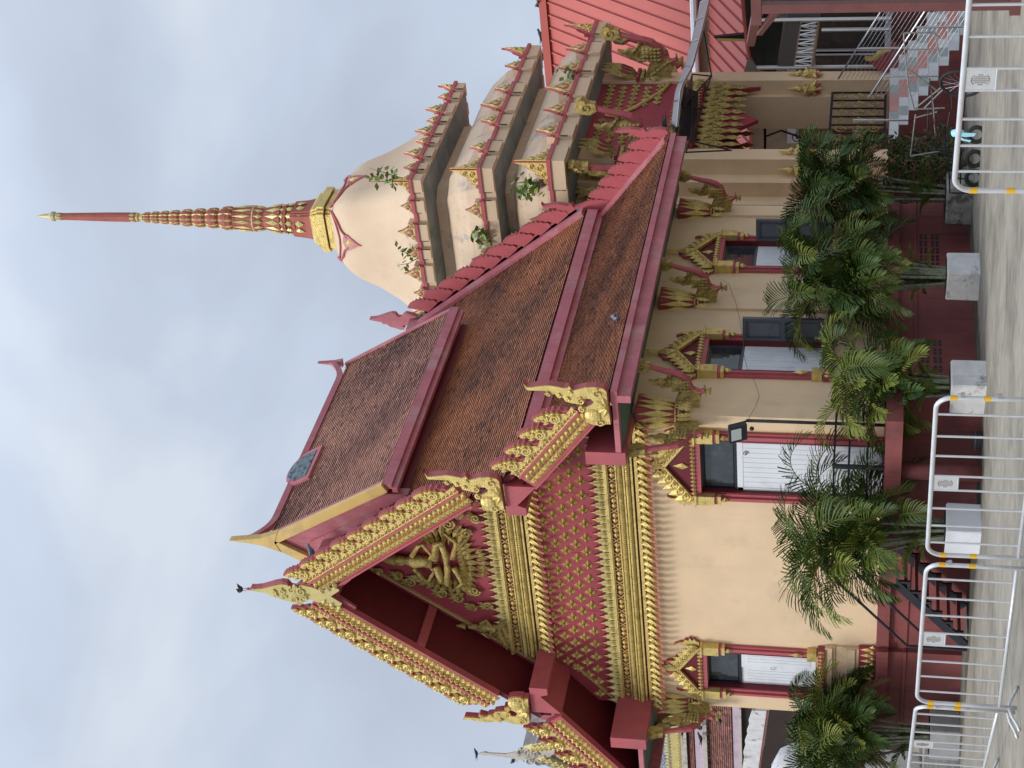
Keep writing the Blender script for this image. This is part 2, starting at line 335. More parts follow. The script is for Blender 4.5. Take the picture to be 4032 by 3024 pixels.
# ---- windows and door
def horn(g, o, ex, ey, n, s=1, sx=1, mi=0):
    P = [(0,0),(.10,0),(.12,.06),(.20,.12),(.13,.15),(.22,.22),(.13,.24),(.16,.32),(.08,.36),(.07,.44),(.0,.56),(-.04,.58),(.01,.48),(-.01,.38),(-.06,.30),(-.12,.22),(-.07,.18),(-.14,.10),(-.06,.08)]
    g.prism([(x*s*sx, y*s) for x, y in P], o, ex, ey, n, 0, .06, mi, 1-mi if mi < 2 else mi)
def frame_and_pediment(parent, c0, ex, n, hw, zb, zt, label=None, base=True):
    """c0: point on the wall at the opening's centre, z ignored; ex along the wall; n outward"""
    c0 = Vector((c0[0], c0[1], 0)); f = G()
    def bx(g, a0, a1, z0, z1, d0, d1, mi=0):
        c = c0+ex*(a0+a1)/2+EZ*(z0+z1)/2+n*(d0+d1)/2
        g.obox(c, ex, EZ, n, (a1-a0)/2, (z1-z0)/2, (d1-d0)/2, mi)
    for s in (-1, 1):
        for (a, b, d) in ((0, .055, .05), (.055, .10, .09), (.10, .14, .055)):
            bx(f, min(s*(hw+a), s*(hw+b)), max(s*(hw+a), s*(hw+b)), zb+.012, zt-.002, 0, d)
        z = zt-.03
        bx(f, s*(hw+.08)-.085, s*(hw+.08)+.085, z-.17, z+.10, 0, .15, 1); bx(f, s*(hw+.08)-.11, s*(hw+.08)+.11, z+.10, z+.13, 0, .18, 1)
        bx(f, s*(hw+.08)-.075, s*(hw+.08)+.075, z-.22, z-.17, 0, .12, 0); bx(f, s*(hw+.08)-.08, s*(hw+.08)+.08, z-.27, z-.22, 0, .13, 1)
        f.petal(c0+ex*s*(hw+.08)+n*.1+EZ*(z-.27), -EZ, n, .13, .10, .05, 1)
        if base:
            bx(f, s*(hw+.08)-.09, s*(hw+.08)+.09, zb-.0, zb+.15, 0, .14, 1)
            f.petal(c0+ex*s*(hw+.08)+n*.1+EZ*(zb+.2), EZ, n, .24, .08, .05, 1)
    bx(f, -hw, hw, zt-.001, zt+.08, 0, .10)
    # inner reveal, dark red
    for s in (-1, 1): bx(f, min(s*hw, s*(hw-.03)), max(s*hw, s*(hw-.03)), zb+.002, zt-.004, -.20, .048, 2)
    fr = f.build('window_frame' if base else 'door_frame', [RED, GOLD, DRED], parent)
    p = G(); H = zt+.13
    p.obox(c0+EZ*(H-.025)+n*.06, ex, EZ, n, hw+.10, .024, .06, 0)
    k = int((2*hw+.2)/.075)
    for i in range(k+1): p.petal(c0+ex*(-hw-.1+(2*hw+.2)*i/k)+EZ*(H+.03)+n*.13, -EZ, n, .10, .06, .03, 1)
    hh = hw+.08; ah = .36*hw/.42
    p.prism([(-hh,0),(hh,0),(0,ah)], c0+EZ*H, ex, EZ, n, 0, .05, 2, 0)
    for s in (-1, 1):
        p.bar(c0+EZ*(H+.015)+ex*s*hh+n*.09, c0+EZ*(H+ah)+n*.09, .055, .05, 1, n)
        # red flame backing and leaves up the rake
        p.prism([(hh*s*1.0,-.02),(hh*s*.98,.12),(hh*s*.8,.12),(hh*s*.78,.24),(hh*s*.58,.25),(hh*s*.55,.38),(hh*s*.34,.42),(hh*s*.3,.54),(hh*s*.14,.58),(0,.64),(0,ah-.02)], c0+EZ*H, ex, EZ, n, 0, .055, 0, 0)
        for i in range(5):
            t = i/5; o = c0+EZ*(H+.03+(ah-.02)*t)+ex*s*hh*(1-t)*.92+n*.09
            kk = (hw/.42)**1.3; p.petal(o, EZ*.85+ex*s*.35, n, .22*kk, .15*kk, .045, 1)
            p.spiral(o+EZ*.07*kk+n*.025, .055*kk, ex, EZ, n, 1.5, .016*kk, 1, flip=s, k=12, ns=4); p.petal(o-EZ*.02, EZ*.5+ex*s*.8, n, .13*kk, .08*kk, .04, 1)
        horn(p, c0+EZ*(H-.01)+ex*s*(hh+.04), ex, EZ, n, .72, s, 1)
    p.petal(c0+EZ*(H+ah-.06)+n*.07, EZ, n, .42, .17, .07, 1); p.petal(c0+EZ*(H+ah+.12)+n*.06, EZ, n, .62-(.0), .07, .05, 1)
    p.petal(c0+EZ*(H+.03)+n*.06, EZ, n, ah*.6, .12, .03, 1)
    p.build('pediment', [RED, GOLD, DRED], parent)
    return fr
def leafpanel(g, c, ex, ez, n, hw, hh, grooves, mi=0):
    g.obox(c, ex, ez, n, hw, hh, .018, mi)
    for i in range(grooves): # raised planks leave dark joints
        w_ = (2*hw-.16)/grooves; x = -hw+.08+w_*(i+.5)
        g.obox(c+ex*x+n*.021, ex, ez, n, w_/2-.004, hh-.09, .004, mi)
# gable door
fr = frame_and_pediment(hall, ((D0+D1)/2, YG, 0), EX, NF, (D1-D0)/2, ZP, DZ, base=False)
g = G(); g.box(D0, D1, YG+.08, YG+.13, 3.50, 4.03)
g.box(D0, D1, YG+.04, YG+.10, 3.49, 3.53); g.box(D0, D0+.04, YG+.04, YG+.10, 3.5, 4.03); g.box(D1-.04, D1, YG+.04, YG+.10, 3.5, 4.03); g.box(D0,D1,YG+.04,YG+.10,3.99,4.03)
g.build('transom_frame', BLACK, fr)
g = G(); g.box(D0+.06, D1-.06, YG+.066, YG+.076, 3.55, 3.97); g.build('transom_glass', GLASS, fr)
g = G(); leafpanel(g, Vector(((D0+D1)/2, YG+.06, (ZP+3.49)/2)), EX, EZ, NF, (D1-D0)/2-.02, (3.49-ZP)/2-.005, 9)
for x in (D0+.02, D1-.08): g.box(x, x+.06, YG+.03, YG+.06, ZP+.01, 3.485)
g.box(D0+.02, D1-.02, YG+.03, YG+.06, 3.40, 3.487)
dr = g.build('door', WHITE, hall)
g = G(); g.ball((-15.93, YG+.02, 3.36), .035, 10); g.ball((-15.93, YG-.005, 3.36), .012, 6); g.build('door_knob', STEEL, dr)
# gable window (closed white shutters, black transom)
fr = frame_and_pediment(hall, ((W0+W1)/2, YG, 0), EX, NF, (W1-W0)/2, WZ0, WZ1)
g = G(); g.box(W0, W1, YG+.10, YG+.13, 3.52, 4.05); g.box(W0, W1, YG+.05, YG+.12, 3.50, 3.53); g.box(W0, W0+.05, YG+.05, YG+.12, 3.5, 4.05); g.box(W1-.05, W1, YG+.05, YG+.12, 3.5, 4.05)
g.build('transom_frame', BLACK, fr); g = G(); g.box(W0+.07, W1-.07, YG+.085, YG+.095, 3.56, 4.0); g.build('transom_glass', GLASS, fr)
for s in (0, 1):
    cx_ = W0+.21+s*.42; g = G(); leafpanel(g, Vector((cx_, YG+.07+.03*(1-s), (2.28+3.5)/2)), EX, EZ, NF, .208, .605, 4)
    sh = g.build('shutter', WHITE, hall)
g = G(); g.tube([(-20.42,YG+.04,3.02),(-20.42,YG+.01,3.0),(-20.42,YG+.01,2.96),(-20.42,YG+.035,2.94)], .007, 5); g.build('shutter_handle', STEEL, sh)
# side windows
for (a, b) in (S1, S2):
    c = (a+b)/2; fr = frame_and_pediment(hall, (XR, c, 0), EY, EX, (b-a)/2, 2.27, 4.05)
    g = G(); g.box(XR-.13, XR-.10, a, b, 3.52, 4.05); g.box(XR-.12, XR-.05, a, b, 3.50, 3.53); g.box(XR-.12, XR-.05, a, a+.04, 3.5, 4.05); g.box(XR-.12, XR-.05, b-.04, b, 3.5, 4.05)
    g.build('transom_frame', DGREY, fr); g = G(); g.box(XR-.095, XR-.085, a+.06, b-.06, 3.56, 4.0); g.build('transom_glass', GLASS, fr)
    for s in (0, 1):
        g = G(); leafpanel(g, Vector((XR-.07, a+.21+s*.42, 2.89)), EY, EZ, EX, .208, .605, 3); g.build('shutter', WHITE, hall)
    # dark grey outer leaf, swung out from the far jamb
    g = G(); y = b+.01
    g.box(XR+.05, XR+.46, y, y+.03, 2.27, 3.53); g.box(XR+.13, XR+.38, y-.006, y-.0005, 2.37, 2.83, 1); g.box(XR+.13, XR+.38, y-.006, y-.0005, 2.97, 3.43, 1)
    for z0, z1 in ((2.27,2.33),(2.87,2.93),(3.47,3.53)): g.box(XR+.05, XR+.46, y-.030, y-.001, z0, z1)
    for x0 in (.05, .41): g.box(XR+x0, XR+x0+.05, y-.0305, y-.0015, 2.331, 2.869); g.box(XR+x0, XR+x0+.05, y-.0305, y-.0015, 2.931, 3.469)
    g.build('open_shutter', [DGREY, mat('mid_grey_panel', (.12,.13,.145), .5, 0, .1) if 'mid_grey_panel' not in bpy.data.materials else bpy.data.materials['mid_grey_panel']], hall, label='dark grey shutter leaf swung open')

# ---- gable wall above the lintel, friezes, rosettes
SK0 = (XR+1.13, 5.17)      # skirt eave
MZ = 10.30; MS = 1.36      # main roof apex and slope
def roofz(d):              # underside of the roof over the gable wall, d = distance from the centre line
    if d < 2.55: return MZ-.16-MS*d
    return 6.57-.13-(d-2.45)*.80
g = G()
hwid = XR-XC
P = [(-hwid,5.35),(hwid,5.35),(hwid,roofz(hwid)),(2.62,roofz(2.62)),(2.5,roofz(2.5)),(0,roofz(0)),(-2.5,roofz(2.5)),(-2.62,roofz(2.62)),(-hwid,roofz(hwid))]
g.prism(P, (XC,YG,0), EX, EZ, EY, -.05, .20)
for x in (-2.22, -.98, .27, 1.5): g.box(XC+x, XC+x+.012, YG-.056, YG-.05, 5.7, 6.75)
g.build('gable_panel', CRIM, hall)
def frieze(zb, x0, x1, zup):
    """moulded gilded band: curls hanging below zb+.27, mouldings, oval panels, leaves on top"""
    y = YG-.06; f = G(); h = zup
    f.box(x0, x1, y-.02, YG-.05, h+.00, h+.21, 1)            # red ground between the mouldings
    f.box(x0, x1, y-.07, YG-.05, h+.47, h+.52, 0)            # top flat strip
    f.box(x0, x1, y-.01, YG-.05, h+.33, h+.472, 1)
    f.box(x0, x1, y-.05, YG-.05, h+.317, h+.338, 0); f.box(x0, x1, y-.04, YG-.05, h+.452, h+.469, 0)
    f.box(x0, x1, y-.10, YG-.05, h+.185, h+.21, 0); f.box(x0, x1, y-.085, YG-.05, h+.06, h+.09, 0)
    f.box(x0, x1, y-.06, YG-.05, h-.02, h+.03, 0)
    f.tube([(x0,y-.07,h+.14),(x1,y-.07,h+.14)], .04, 8, 0); f.tube([(x0,y-.04,h+.265),(x1,y-.04,h+.265)], .045, 8, 2)
    n = int((x1-x0)/.04)
    for i in range(n):   # twisted rope reliefs
        x = x0+(i+.5)*(x1-x0)/n
        f.petal((x-.02,y-.085,h+.30), (.5,0,-1), NF, .085, .03, .02, 0)
        f.petal((x+.02,y-.112,h+.165), (-.5,0,-1), NF, .07, .03, .015, 0)
    n = int((x1-x0)/.30)
    for i in range(n):   # ovals and crossed ribbons
        c = x0+(i+.5)*(x1-x0)/n; w_ = (x1-x0)/n
        for s in (-1, 1):
            f.petal((c,y-.012,h+.395), (s,0,.0), NF, .105, .10, .03, 0); f.petal((c+s*.105,y-.012,h+.395), (-s,0,.0), NF, .08, .07, .026, 0)
            f.bar((c+s*w_/2,y-.02,h+.395), (c+s*(w_/2-.045),y-.02,h+.45), .016, .012, 0); f.bar((c+s*w_/2,y-.02,h+.395), (c+s*(w_/2-.045),y-.02,h+.342), .016, .012, 0)
    return f
def frieze_parts(h, x0, x1, lf=0, hf=0):
    f = frieze(0, x0, x1, h); f.build('frieze', [GOLD, DRED, DGOLD], hall)
    X0, X1 = x0, x1; x0, x1 = X0+lf, X1-lf
    u = G(); n = int((x1-x0)/.145)
    for i in range(n):   # standing leaves
        c = x0+(i+.5)*(x1-x0)/n; y = YG-.075
        u.prism([(-.062,0),(.062,0),(.066,.08),(.05,.10),(.045,.15),(.02,.17),(0,.25),(-.02,.17),(-.045,.15),(-.05,.10),(-.066,.08)], (c,y,h+.52), EX, EZ, NF, 0, .035, 0, 1)
        u.petal((c,y-.035,h+.53), EZ, NF, .2, .06, .03, 0); u.petal((c-.02,y-.035,h+.53), (-.5,0,1), NF, .13, .045, .025, 0); u.petal((c+.02,y-.035,h+.53), (.5,0,1), NF, .13, .045, .025, 0)
    u.build('standing_leaves', [GOLDP, CRIM], hall)
    x0, x1 = X0-hf, X1+hf
    d = G(); n = int((x1-x0)/.135)
    for i in range(n):   # hanging curled leaves that stand away from the wall
        c = x0+(i+.5)*(x1-x0)/n; y = YG-.07
        sec = [(0,0),(.05,-.02),(.07,-.08),(.10,-.15),(.17,-.20),(.20,-.27),(.155,-.235),(.11,-.22),(.06,-.2),(.02,-.12),(0,-.1)]
        d.prism(sec, (c,y,h), NF, EZ, EX, -.022, .022, 0, 1)
        d.petal((c,y-.06,h-.0), (0,-.45,-1), (0,-1,.4), .20, .115, .03, 0)
        d.spiral((c-.03,y-.10,h-.10), .034, EX, EZ, NF, 1.2, .012, 0, k=8, ns=4); d.spiral((c+.035,y-.09,h-.07), .026, EX, EZ, NF, 1.2, .01, 0, k=8, ns=4)
        d.petal((c-.03,y-.11,h-.13), (0,-.55,-1), (0,-1,.5), .11, .05, .03, 0); d.petal((c+.04,y-.05,h-.12), (.2,-.3,-1), (0,-1,.3), .09, .05, .03, 0)
    d.build('hanging_leaves', [GOLD, RED], hall)
frieze_parts(5.01, XL+.02, XR-.02); frieze_parts(6.83, XC-2.02, XC+2.02, .20, .25)
ros = None
for r_ in range(5):
    for c_ in range(-12, 13):
        x = XC+.02+c_*.29+(.145 if r_ % 2 else 0); z = 5.90+r_*.168
        if abs(x-XC) > 3.0-(z-5.85)*1.22: continue
        m = Matrix.Translation((x, YG-.052, z))
        if ros: part_copy(ros, hall, m); continue
        g = G()
        for q in range(4):
            a = PI/2*q; g.petal((0,0,0), (math.cos(a),0,math.sin(a)), NF, .112, .072, .05)
            a += PI/4; g.petal((0,0,0), (math.cos(a),0,math.sin(a)), NF, .045, .028, .02)
        g.ball((0,-.045,0), .018, 6)
        ros = part_local(g, 'rosette', GOLD, hall, m)

# pediment figures: a seated deity on a lotus over flame scrolls, and a kneeling worshipper each side
y0 = YG-.06
g = G()     # smooth figures
def rel(pts, r, w=.06, mi=0): globals()['g'].tube([(XC+p[0], y0-w, p[1]) for p in pts], [q*.78 for q in r], 8, mi)
def feather(f, x, z, a, l, w_, h=.05): f.petal((XC+x, y0-.03, z), (math.cos(R(a)),0,math.sin(R(a))), NF, l, w_, h)
f = G()     # flat-cut scrolls and feathers
g.ball((XC,y0-.09,9.02), .12, 12, 0, (.8,.7,1)); g.lathe([(.11,0),(.08,.07),(.085,.1),(.045,.2),(.012,.42)], (XC,y0-.08,9.1), 10)
rel([(0,8.95),(0,8.78),(0,8.62),(0,8.48)], [.07,.16,.12,.15], .08)
for s in (-1,1):
    rel([(s*.13,8.80),(s*.36,8.66),(s*.40,8.58),(s*.18,8.46),(s*.06,8.52)], [.055,.05,.045,.035,.03], .12)      # arms
    rel([(s*.08,8.42),(s*.40,8.36),(s*.46,8.28),(s*.10,8.22),(-s*.2,8.26)], [.09,.085,.08,.06,.05], .10)          # folded legs
    rel([(s*.10,8.12),(s*.44,8.02),(s*.62,8.2)], [.07,.05,.03], .08)                                           # bird mount's wings
    for i in range(9):
        a = -35+i*16; feather(f, s*(.42+.05*math.cos(R(a))), 8.12+.12*i*.6, a if s > 0 else 180-a, .40-.012*i, .11)
        if i < 7: feather(f, s*.36, 8.02+.07*i, (a-8) if s > 0 else 188-a, .24, .085, .08)
    for (dx, dz, r, fl_) in ((.72,8.42,.10,1),(.80,8.12,.11,-1),(.62,7.84,.10,1),(.36,9.12,.09,-1),(.52,8.92,.10,1),(.30,9.42,.07,1),(.98,7.92,.08,1),(.95,7.66,.09,-1)):
        f.spiral((XC+s*dx,y0-.05,dz), r, EX, EZ, NF, 1.7, .026, 0, flip=s*fl_, k=14, a0=dz*3)
        for q in range(3): feather(f, s*dx, dz, (50+q*28)*1 if s > 0 else 180-(50+q*28), r*2.0, .075, .04)
    X = 1.40      # kneeling worshipper
    g0, f0 = g, f; g = G(); f = G()
    rel([(s*X,8.02),(s*X,7.9),(s*(X+.005),7.86)], [.05,.07,.045], .09); g.lathe([(.06,0),(.045,.05),(.015,.17),(.006,.24)], (XC+s*X,y0-.09,8.07), 8)
    rel([(s*X,7.84),(s*(X-.01),7.76),(s*(X+.0),7.66),(s*(X+.03),7.56)], [.06,.115,.085,.11], .08)
    for dx in (-.10,.10): rel([(s*(X+dx),7.80),(s*(X+dx*2.0),7.69),(s*(X+dx*.6),7.62),(s*(X-.14),7.70)], [.035,.032,.028,.02], .12)
    rel([(s*(X+.02),7.52),(s*(X+.24),7.47),(s*(X+.40),7.40)], [.10,.075,.05], .08); rel([(s*(X-.02),7.50),(s*(X-.16),7.44),(s*(X+.1),7.39)], [.085,.07,.045], .10)
    for i in range(7): feather(f, s*(X+.10+i*.055), 7.56-i*.025, (62-i*9) if s > 0 else 118+i*9, .15, .07)
    b_ = len(g.v); g.v += f.v; g.f += [tuple(b_+q for q in ff) for ff in f.f]; g.m += f.m; g.t += f.t
    g.build('worshipper_relief', DGOLD, hall); g, f = g0, f0
for i in range(-5,6):
    f.petal((XC+i*.085,y0-.05,8.02), (i*.22,0,-1), NF, .40-.025*abs(i), .12, .06); f.petal((XC+i*.07,y0-.07,8.04), (i*.2,0,-.8), NF, .22, .085, .08)
for i in range(-3,4): f.petal((XC+i*.07,y0-.05,7.74), (i*.2,0,-1), NF, .28-.03*abs(i), .09, .05)
g.build('pediment_figure', DGOLD, hall, smooth=True); f.build('pediment_scroll', DGOLD, hall)

# ---- roofs
def tiles(name, o, e1, e2, W, H, pw, ph, m, clip=None):
    """overlapping curved tiles as real pieces: o = eave corner, e1 along the eave, e2 up the slope"""
    o = Vector(o); n = e1.cross(e2).normalized()
    if n.z < 0: n = -n
    nc = int(W/pw); nr = int(H/ph); pw = W/nc; rnd = random.Random(3)
    vs = []; fs = []; ts = []
    for r_ in range(nr+1):
        off = .5*pw if r_ % 2 else 0
        for c_ in range(nc+1):
            x = c_*pw+off-.25*pw; h = r_*ph
            if x < 0 or x > W or h > H: continue
            # slow drift of the clay colour in blotches plus odd tiles
            t = .52+.30*math.sin(x*1.3+2*math.sin(h*1.1))*math.sin(h*1.7+x*.6)+.42*(rnd.random()-.5)
            if h > H*.72 and H > 3.5 and math.sin(x*2.3)+math.sin(x*5.1+1)*.6 > -.5+2.2*(1-h/H)/.28-.8: t -= .22
            if rnd.random() < .05: t -= .3
            if rnd.random() < .03: t += .35
            t = min(.98, max(.04, t))
            w2 = pw*.475; L_ = ph*1.25; lift = .30*ph+.004*rnd.random(); jx = (rnd.random()-.5)*.008; jy = (rnd.random()-.5)*.006
            b = len(vs); a = o+e1*(x+jx)+e2*h; top = min(h+L_, H+.02)-h
            for (dx, dh, dn) in ((-w2,.006+jy,lift),(0,-.006+jy,lift+.003),(w2,.006+jy,lift),(-w2,top,0),(0,top,.002),(w2,top,0),(-w2,.007+jy,-.004),(0,-.003+jy,-.002),(w2,.007+jy,-.004)):
                vs.append(tuple(a+e1*dx+e2*dh+n*dn))
            fs += [(b,b+1,b+4,b+3),(b+1,b+2,b+5,b+4),(b+6,b+7,b+1,b),(b+7,b+8,b+2,b+1)]; ts += [t,t,.03,.03]  # lip faces near black: shadow under each tile's edge put in the colour
    gg = G(); gg.v = vs; gg.f = fs; gg.m = [0]*len(fs); gg.t = ts
    return gg
def slab(g, p, q, y0, y1, th, mi=0):
    """roof deck between section points p (low) and q (high), extruded in Y"""
    d = Vector((q[0]-p[0], 0, q[1]-p[1])).normalized(); n = Vector((-d.z,0,d.x))
    if n.z < 0: n = -n
    v = [Vector((p[0],0,p[1])), Vector((q[0],0,q[1])), Vector((q[0],0,q[1]))-n*th, Vector((p[0],0,p[1]))-n*th]
    g.add([(a.x,y0,a.z) for a in v]+[(a.x,y1,a.z) for a in v], [(0,1,2,3),(7,6,5,4),(0,4,5,1),(1,5,6,2),(2,6,7,3),(3,7,4,0)], mi)
y0r, y1r = YB+.04, YE-.06
for s in (1, -1):
    # skirt
    eo = Vector((XC+s*(SK0[0]-XC), 0, SK0[1])); tp = Vector((XC+s*2.42, 0, 6.57))
    g = G(); slab(g, (eo.x-s*.04, eo.z-.02), (tp.x, tp.z-.02), y0r, y1r, .09, 1)
    if s > 0:
        e2 = (tp-eo).normalized(); tg = tiles('t', (eo.x, y0r, eo.z), EY, e2, y1r-y0r, (tp-eo).length, .112, .052, TILE)
        g.v += tg.v and [] ; b = len(g.v); g.v += tg.v; g.f += [tuple(b+i for i in f) for f in tg.f]; g.m += tg.m; g.t += tg.t
    g.build('skirt_roof', [TILE, DRED], hall)
    # main
    eo = Vector((XC+s*2.60, 0, MZ-MS*2.60+.03)); tp = Vector((XC, 0, MZ+.0))
    g = G(); slab(g, (eo.x, eo.z-.03), (tp.x, tp.z-.03), y0r, y1r, .10, 1)
    if s > 0:
        e2 = (tp-eo).normalized(); tg = tiles('t', (eo.x, y0r, eo.z), EY, e2, y1r-y0r, (tp-eo).length-.02, .112, .052, TILE)
        b = len(g.v); g.v += tg.v; g.f += [tuple(b+i for i in f) for f in tg.f]; g.m += tg.m; g.t += tg.t
    g.build('main_roof', [TILE, DRED], hall)
# fascias of the two eaves
for s in (1, -1):
    X = lambda d: XC+s*d
    def bxx(g, d0, d1, y0, y1, z0, z1, mi=0): g.box(min(X(d0),X(d1)), max(X(d0),X(d1)), y0, y1, z0, z1, mi)
    h = SK0[0]-XC
    g = G(); bxx(g, h-.20, h+.02, y0r-.05, y1r+.02, SK0[1]-.11, SK0[1]-.015); bxx(g, h-.17, h-.05, y0r-.052, y1r+.022, SK0[1]-.30, SK0[1]-.11)
    bxx(g, h-1.15, h-.20, y0r-.05, y0r+.10, SK0[1]-.11, SK0[1]-.03); g.build('eave_fascia', PINK, hall)
    g = G(); bxx(g, h-1.10, h-.17, y0r+.10, y1r-.05, SK0[1]-.13, SK0[1]-.09); g.build('eave_soffit', GREEN, hall)
    g = G(); bxx(g, h-1.30, h-1.07, y0r-.06, YG-.05, SK0[1]-.17, SK0[1]+.42); g.build('purlin', RED, hall)
    g = G(); m_ = 2.60
    bxx(g, m_-.06, m_+.05, y0r+.02, y1r-.02, MZ-MS*m_-.20, MZ-MS*m_-.01); bxx(g, m_-.16, m_-.02, y0r+.02, y1r-.02, MZ-MS*m_-.38, MZ-MS*m_-.20, 0)
    g.build('eave_fascia', PINK, hall)
    g = G(); bxx(g, 1.83, 2.32, y0r-.06, YG-.05, 6.60, 6.86) if False else None
    g = G(); g.prism([(s*2.40,6.87),(s*2.40,6.38),(s*2.03,6.70),(s*1.98,6.57),(s*1.84,6.57),(s*1.84,6.87)][::s], (XC,0,0), EX, EZ, EY, y0r-.06, YG-.04); g.build('purlin', RED, hall)
    g = G(); g.obox((X(1.10), (y0r+YG)/2, MZ-.17-MS*1.10), Vector((1,0,-s*MS)).normalized(), Vector((s*MS,0,1)).normalized(), EY, .075, .06, (YG-y0r)/2, 0); g.build('purlin', RED, hall)
g = G(); g.obox((XC, (y0r+YG)/2-.05, MZ-.36), EX, EZ, EY, .09, .09, (YG-y0r)/2, 0); g.build('purlin', RED, hall)
g = G()
for s in (1,-1):
    g.bar((XC+s*.1,YG-.07,MZ-.36-MS*.1), (XC+s*2.30,YG-.07,MZ-.36-MS*2.3), .05, .035, 0); g.bar((XC+s*2.2,YG-.07,6.30), (XC+s*3.02,YG-.07,5.60), .05, .03)
g.build('gable_moulding', GOLDP, hall)
# ridge cap of the main roof
g = G(); g.box(XC-.08, XC+.08, y0r, y1r, MZ-.05, MZ+.10); g.box(XC-.045, XC+.045, y0r, y1r, MZ+.10, MZ+.15); g.build('ridge_cap', PINK, hall)

# ---- bargeboards with braid, leaf ornaments, finials
LEAFP = [(x, y*1.1) for x, y in [(-.02,.02),(-.14,.11),(-.09,.16),(-.10,.20),(-.06,.27),(-.075,.32),(-.05,.38),(-.03,.47),(.0,.475),(.04,.42),(.075,.44),(.10,.385),(.13,.39),(.145,.33),(.185,.33),(.19,.27),(.235,.25),(.22,.20),(.265,.165),(.235,.125),(.26,.08),(.22,.04),(.24,-.02),(.20,-.06),(.14,-.09)]]
def leaf_mesh(s):
    KX = .74; g = G(); P = [(x*s*KX, y) for x, y in LEAFP]
    g.prism(P, (0,0,0), EX, EZ, EY, 0, .09, 1, 1)
    c = (.05, .18); Q = [((c[0]+(x*KX-c[0])*.64)*s, c[1]+(y-c[1])*.84+.005) for x, y in LEAFP]
    g.prism(Q, (0,0,0), EX, EZ, EY, -.025, 0, 0, 0)
    g.spiral((.045*s,-.035,.165), .078, EX, EZ, NF, 1.8, .027, 0, a0=-.6*s+(PI if s < 0 else 0), flip=-s, k=18)
    g.spiral((.028*s,-.035,.315), .050, EX, EZ, NF, 1.6, .02, 0, a0=-.6*s+(PI if s < 0 else 0), flip=-s, k=14)
    g.petal((-.03*s,-.02,.10), (-.5*s,0,.6), NF, .14, .07, .05); g.petal((-.02*s,-.02,.24), (-.4*s,0,.7), NF, .12, .06, .05); g.petal((0,-.02,.36), (-.12*s,0,1), NF, .13, .06, .05)
    for x, z, r in ((.118,.26,.026),(.135,.19,.026),(.13,.11,.026),(.085,.33,.022)): g.ball((x*s,-.035,z), r, 6, 0, (1,.8,1)); g.petal((x*s,-.03,z), (.8*s,0,.5), NF, .06, .04, .03)
    return g
lmesh = {}
def slope_board(s, d0, z0, d1, z1, y, leaves, tip0, rear=False):
    """bargeboard following the roof edge from (d0,z0) at the top to (d1,z1) at the bottom"""
    g = G(); a = Vector((XC+s*d0, y, z0)); b = Vector((XC+s*d1, y, z1)); t = (b-a).normalized(); n = Vector((-t.z*s, 0, t.x*s))
    if n.z < 0: n = -n
    Ln = (b-a).length; ym = a+t*(Ln/2); f = -1 if not rear else 1; F = Vector((0,f,0))
    mainm = 1
    g.obox(ym+n*(.12 if not rear else -.02), t, n, EY, Ln/2, .19, .045, 1)                          # board
    g.obox(ym+n*.235+F*.055, t, n, EY, Ln/2, .016, .02, 1); g.obox(ym-n*.055+F*.055, t, n, EY, Ln/2, .016, .025, 1)
    if not rear:
        k = int(Ln/.10)
        for i in range(k):       # herringbone braid of gilded leaves
            o = a+t*(Ln*(i+.5)/k)+n*.10+F*.045
            g.petal(o, t*.8+n*.8, F, .165, .115, .06, 0); g.petal(o-n*.005, t*.8-n*.8, F, .165, .115, .06, 0)
            g.ball(o+(t*.8+n*.75)*.10+F*.02, .030, 6, 0); g.ball(o+(t*.8-n*.75)*.10+F*.015, .026, 6, 0)
        k = int(Ln/.078)
        for i in range(k):
            o = a+t*(Ln*(i+.5)/k)+n*.30+F*.05
            g.ball(o, .034, 6, 0, (1,.7,1)); g.ball(o+F*.022, .015, 5, 1)
        g.obox(ym+n*.275+F*.04, t, n, EY, Ln/2, .028, .012, 0); g.obox(ym+n*.34+F*.03, t, n, EY, Ln/2, .02, .02, 0)
    bb = g.build('bargeboard', [GOLD, RED], hall)
    key = s
    for i in range(leaves):
        u = (i+.5)/leaves; p = a+t*(Ln*(u*.97+.0))+n*(.33 if not rear else .15)
        m = Matrix.Translation((p.x-.03*s, y+F.y*.035, p.z-.03))
        if rear: m = m @ Matrix.Rotation(PI, 4, 'Z')
        k2 = s if not rear else -s
        if k2 not in lmesh: lmesh[k2] = part_local(leaf_mesh(k2), 'leaf_ornament', [GOLD, RED], hall, m)
        else: part_copy(lmesh[k2], hall, m)
for s in (1,-1):
    slope_board(s, .03, MZ-.14, 2.07, MZ-.14-2.04*MS*.985, YB, 9, 0)
    slope_board(s, 2.45, 6.42, 3.70, 5.44, YB, 4, 0)
    slope_board(s, .14, MZ-.18, 2.5, MZ-.18-2.36*MS, YE+.02, 9, 0, True)
    slope_board(s, 2.45, 6.42, 4.02, 5.20, YE+.02, 6, 0, True)
# verge kerbs beside the rear bargeboard, two stepped pink strips
for s in (1,-1):
    g = G()
    for dd, ww, hh in ((.10,.05,.05),(.02,.04,.09),(.18,.035,.03)):
        g.bar((XC+s*.05, YE-.06-dd, MZ+.02), (XC+s*2.62, YE-.06-dd, MZ+.02-MS*2.57), hh*2, ww*2); g.bar((XC+s*2.45, YE-.06-dd, 6.56), (XC+s*4.12, YE-.06-dd, 5.23), hh*2, ww*2)
    g.build('verge_kerb', PINK, hall)
    g = G(); g.bar((XC+s*.05, YE-.01, MZ+.12), (XC+s*2.62, YE-.01, MZ+.12-MS*2.57), .03, .06); g.build('verge_grime', DIRT, hall)
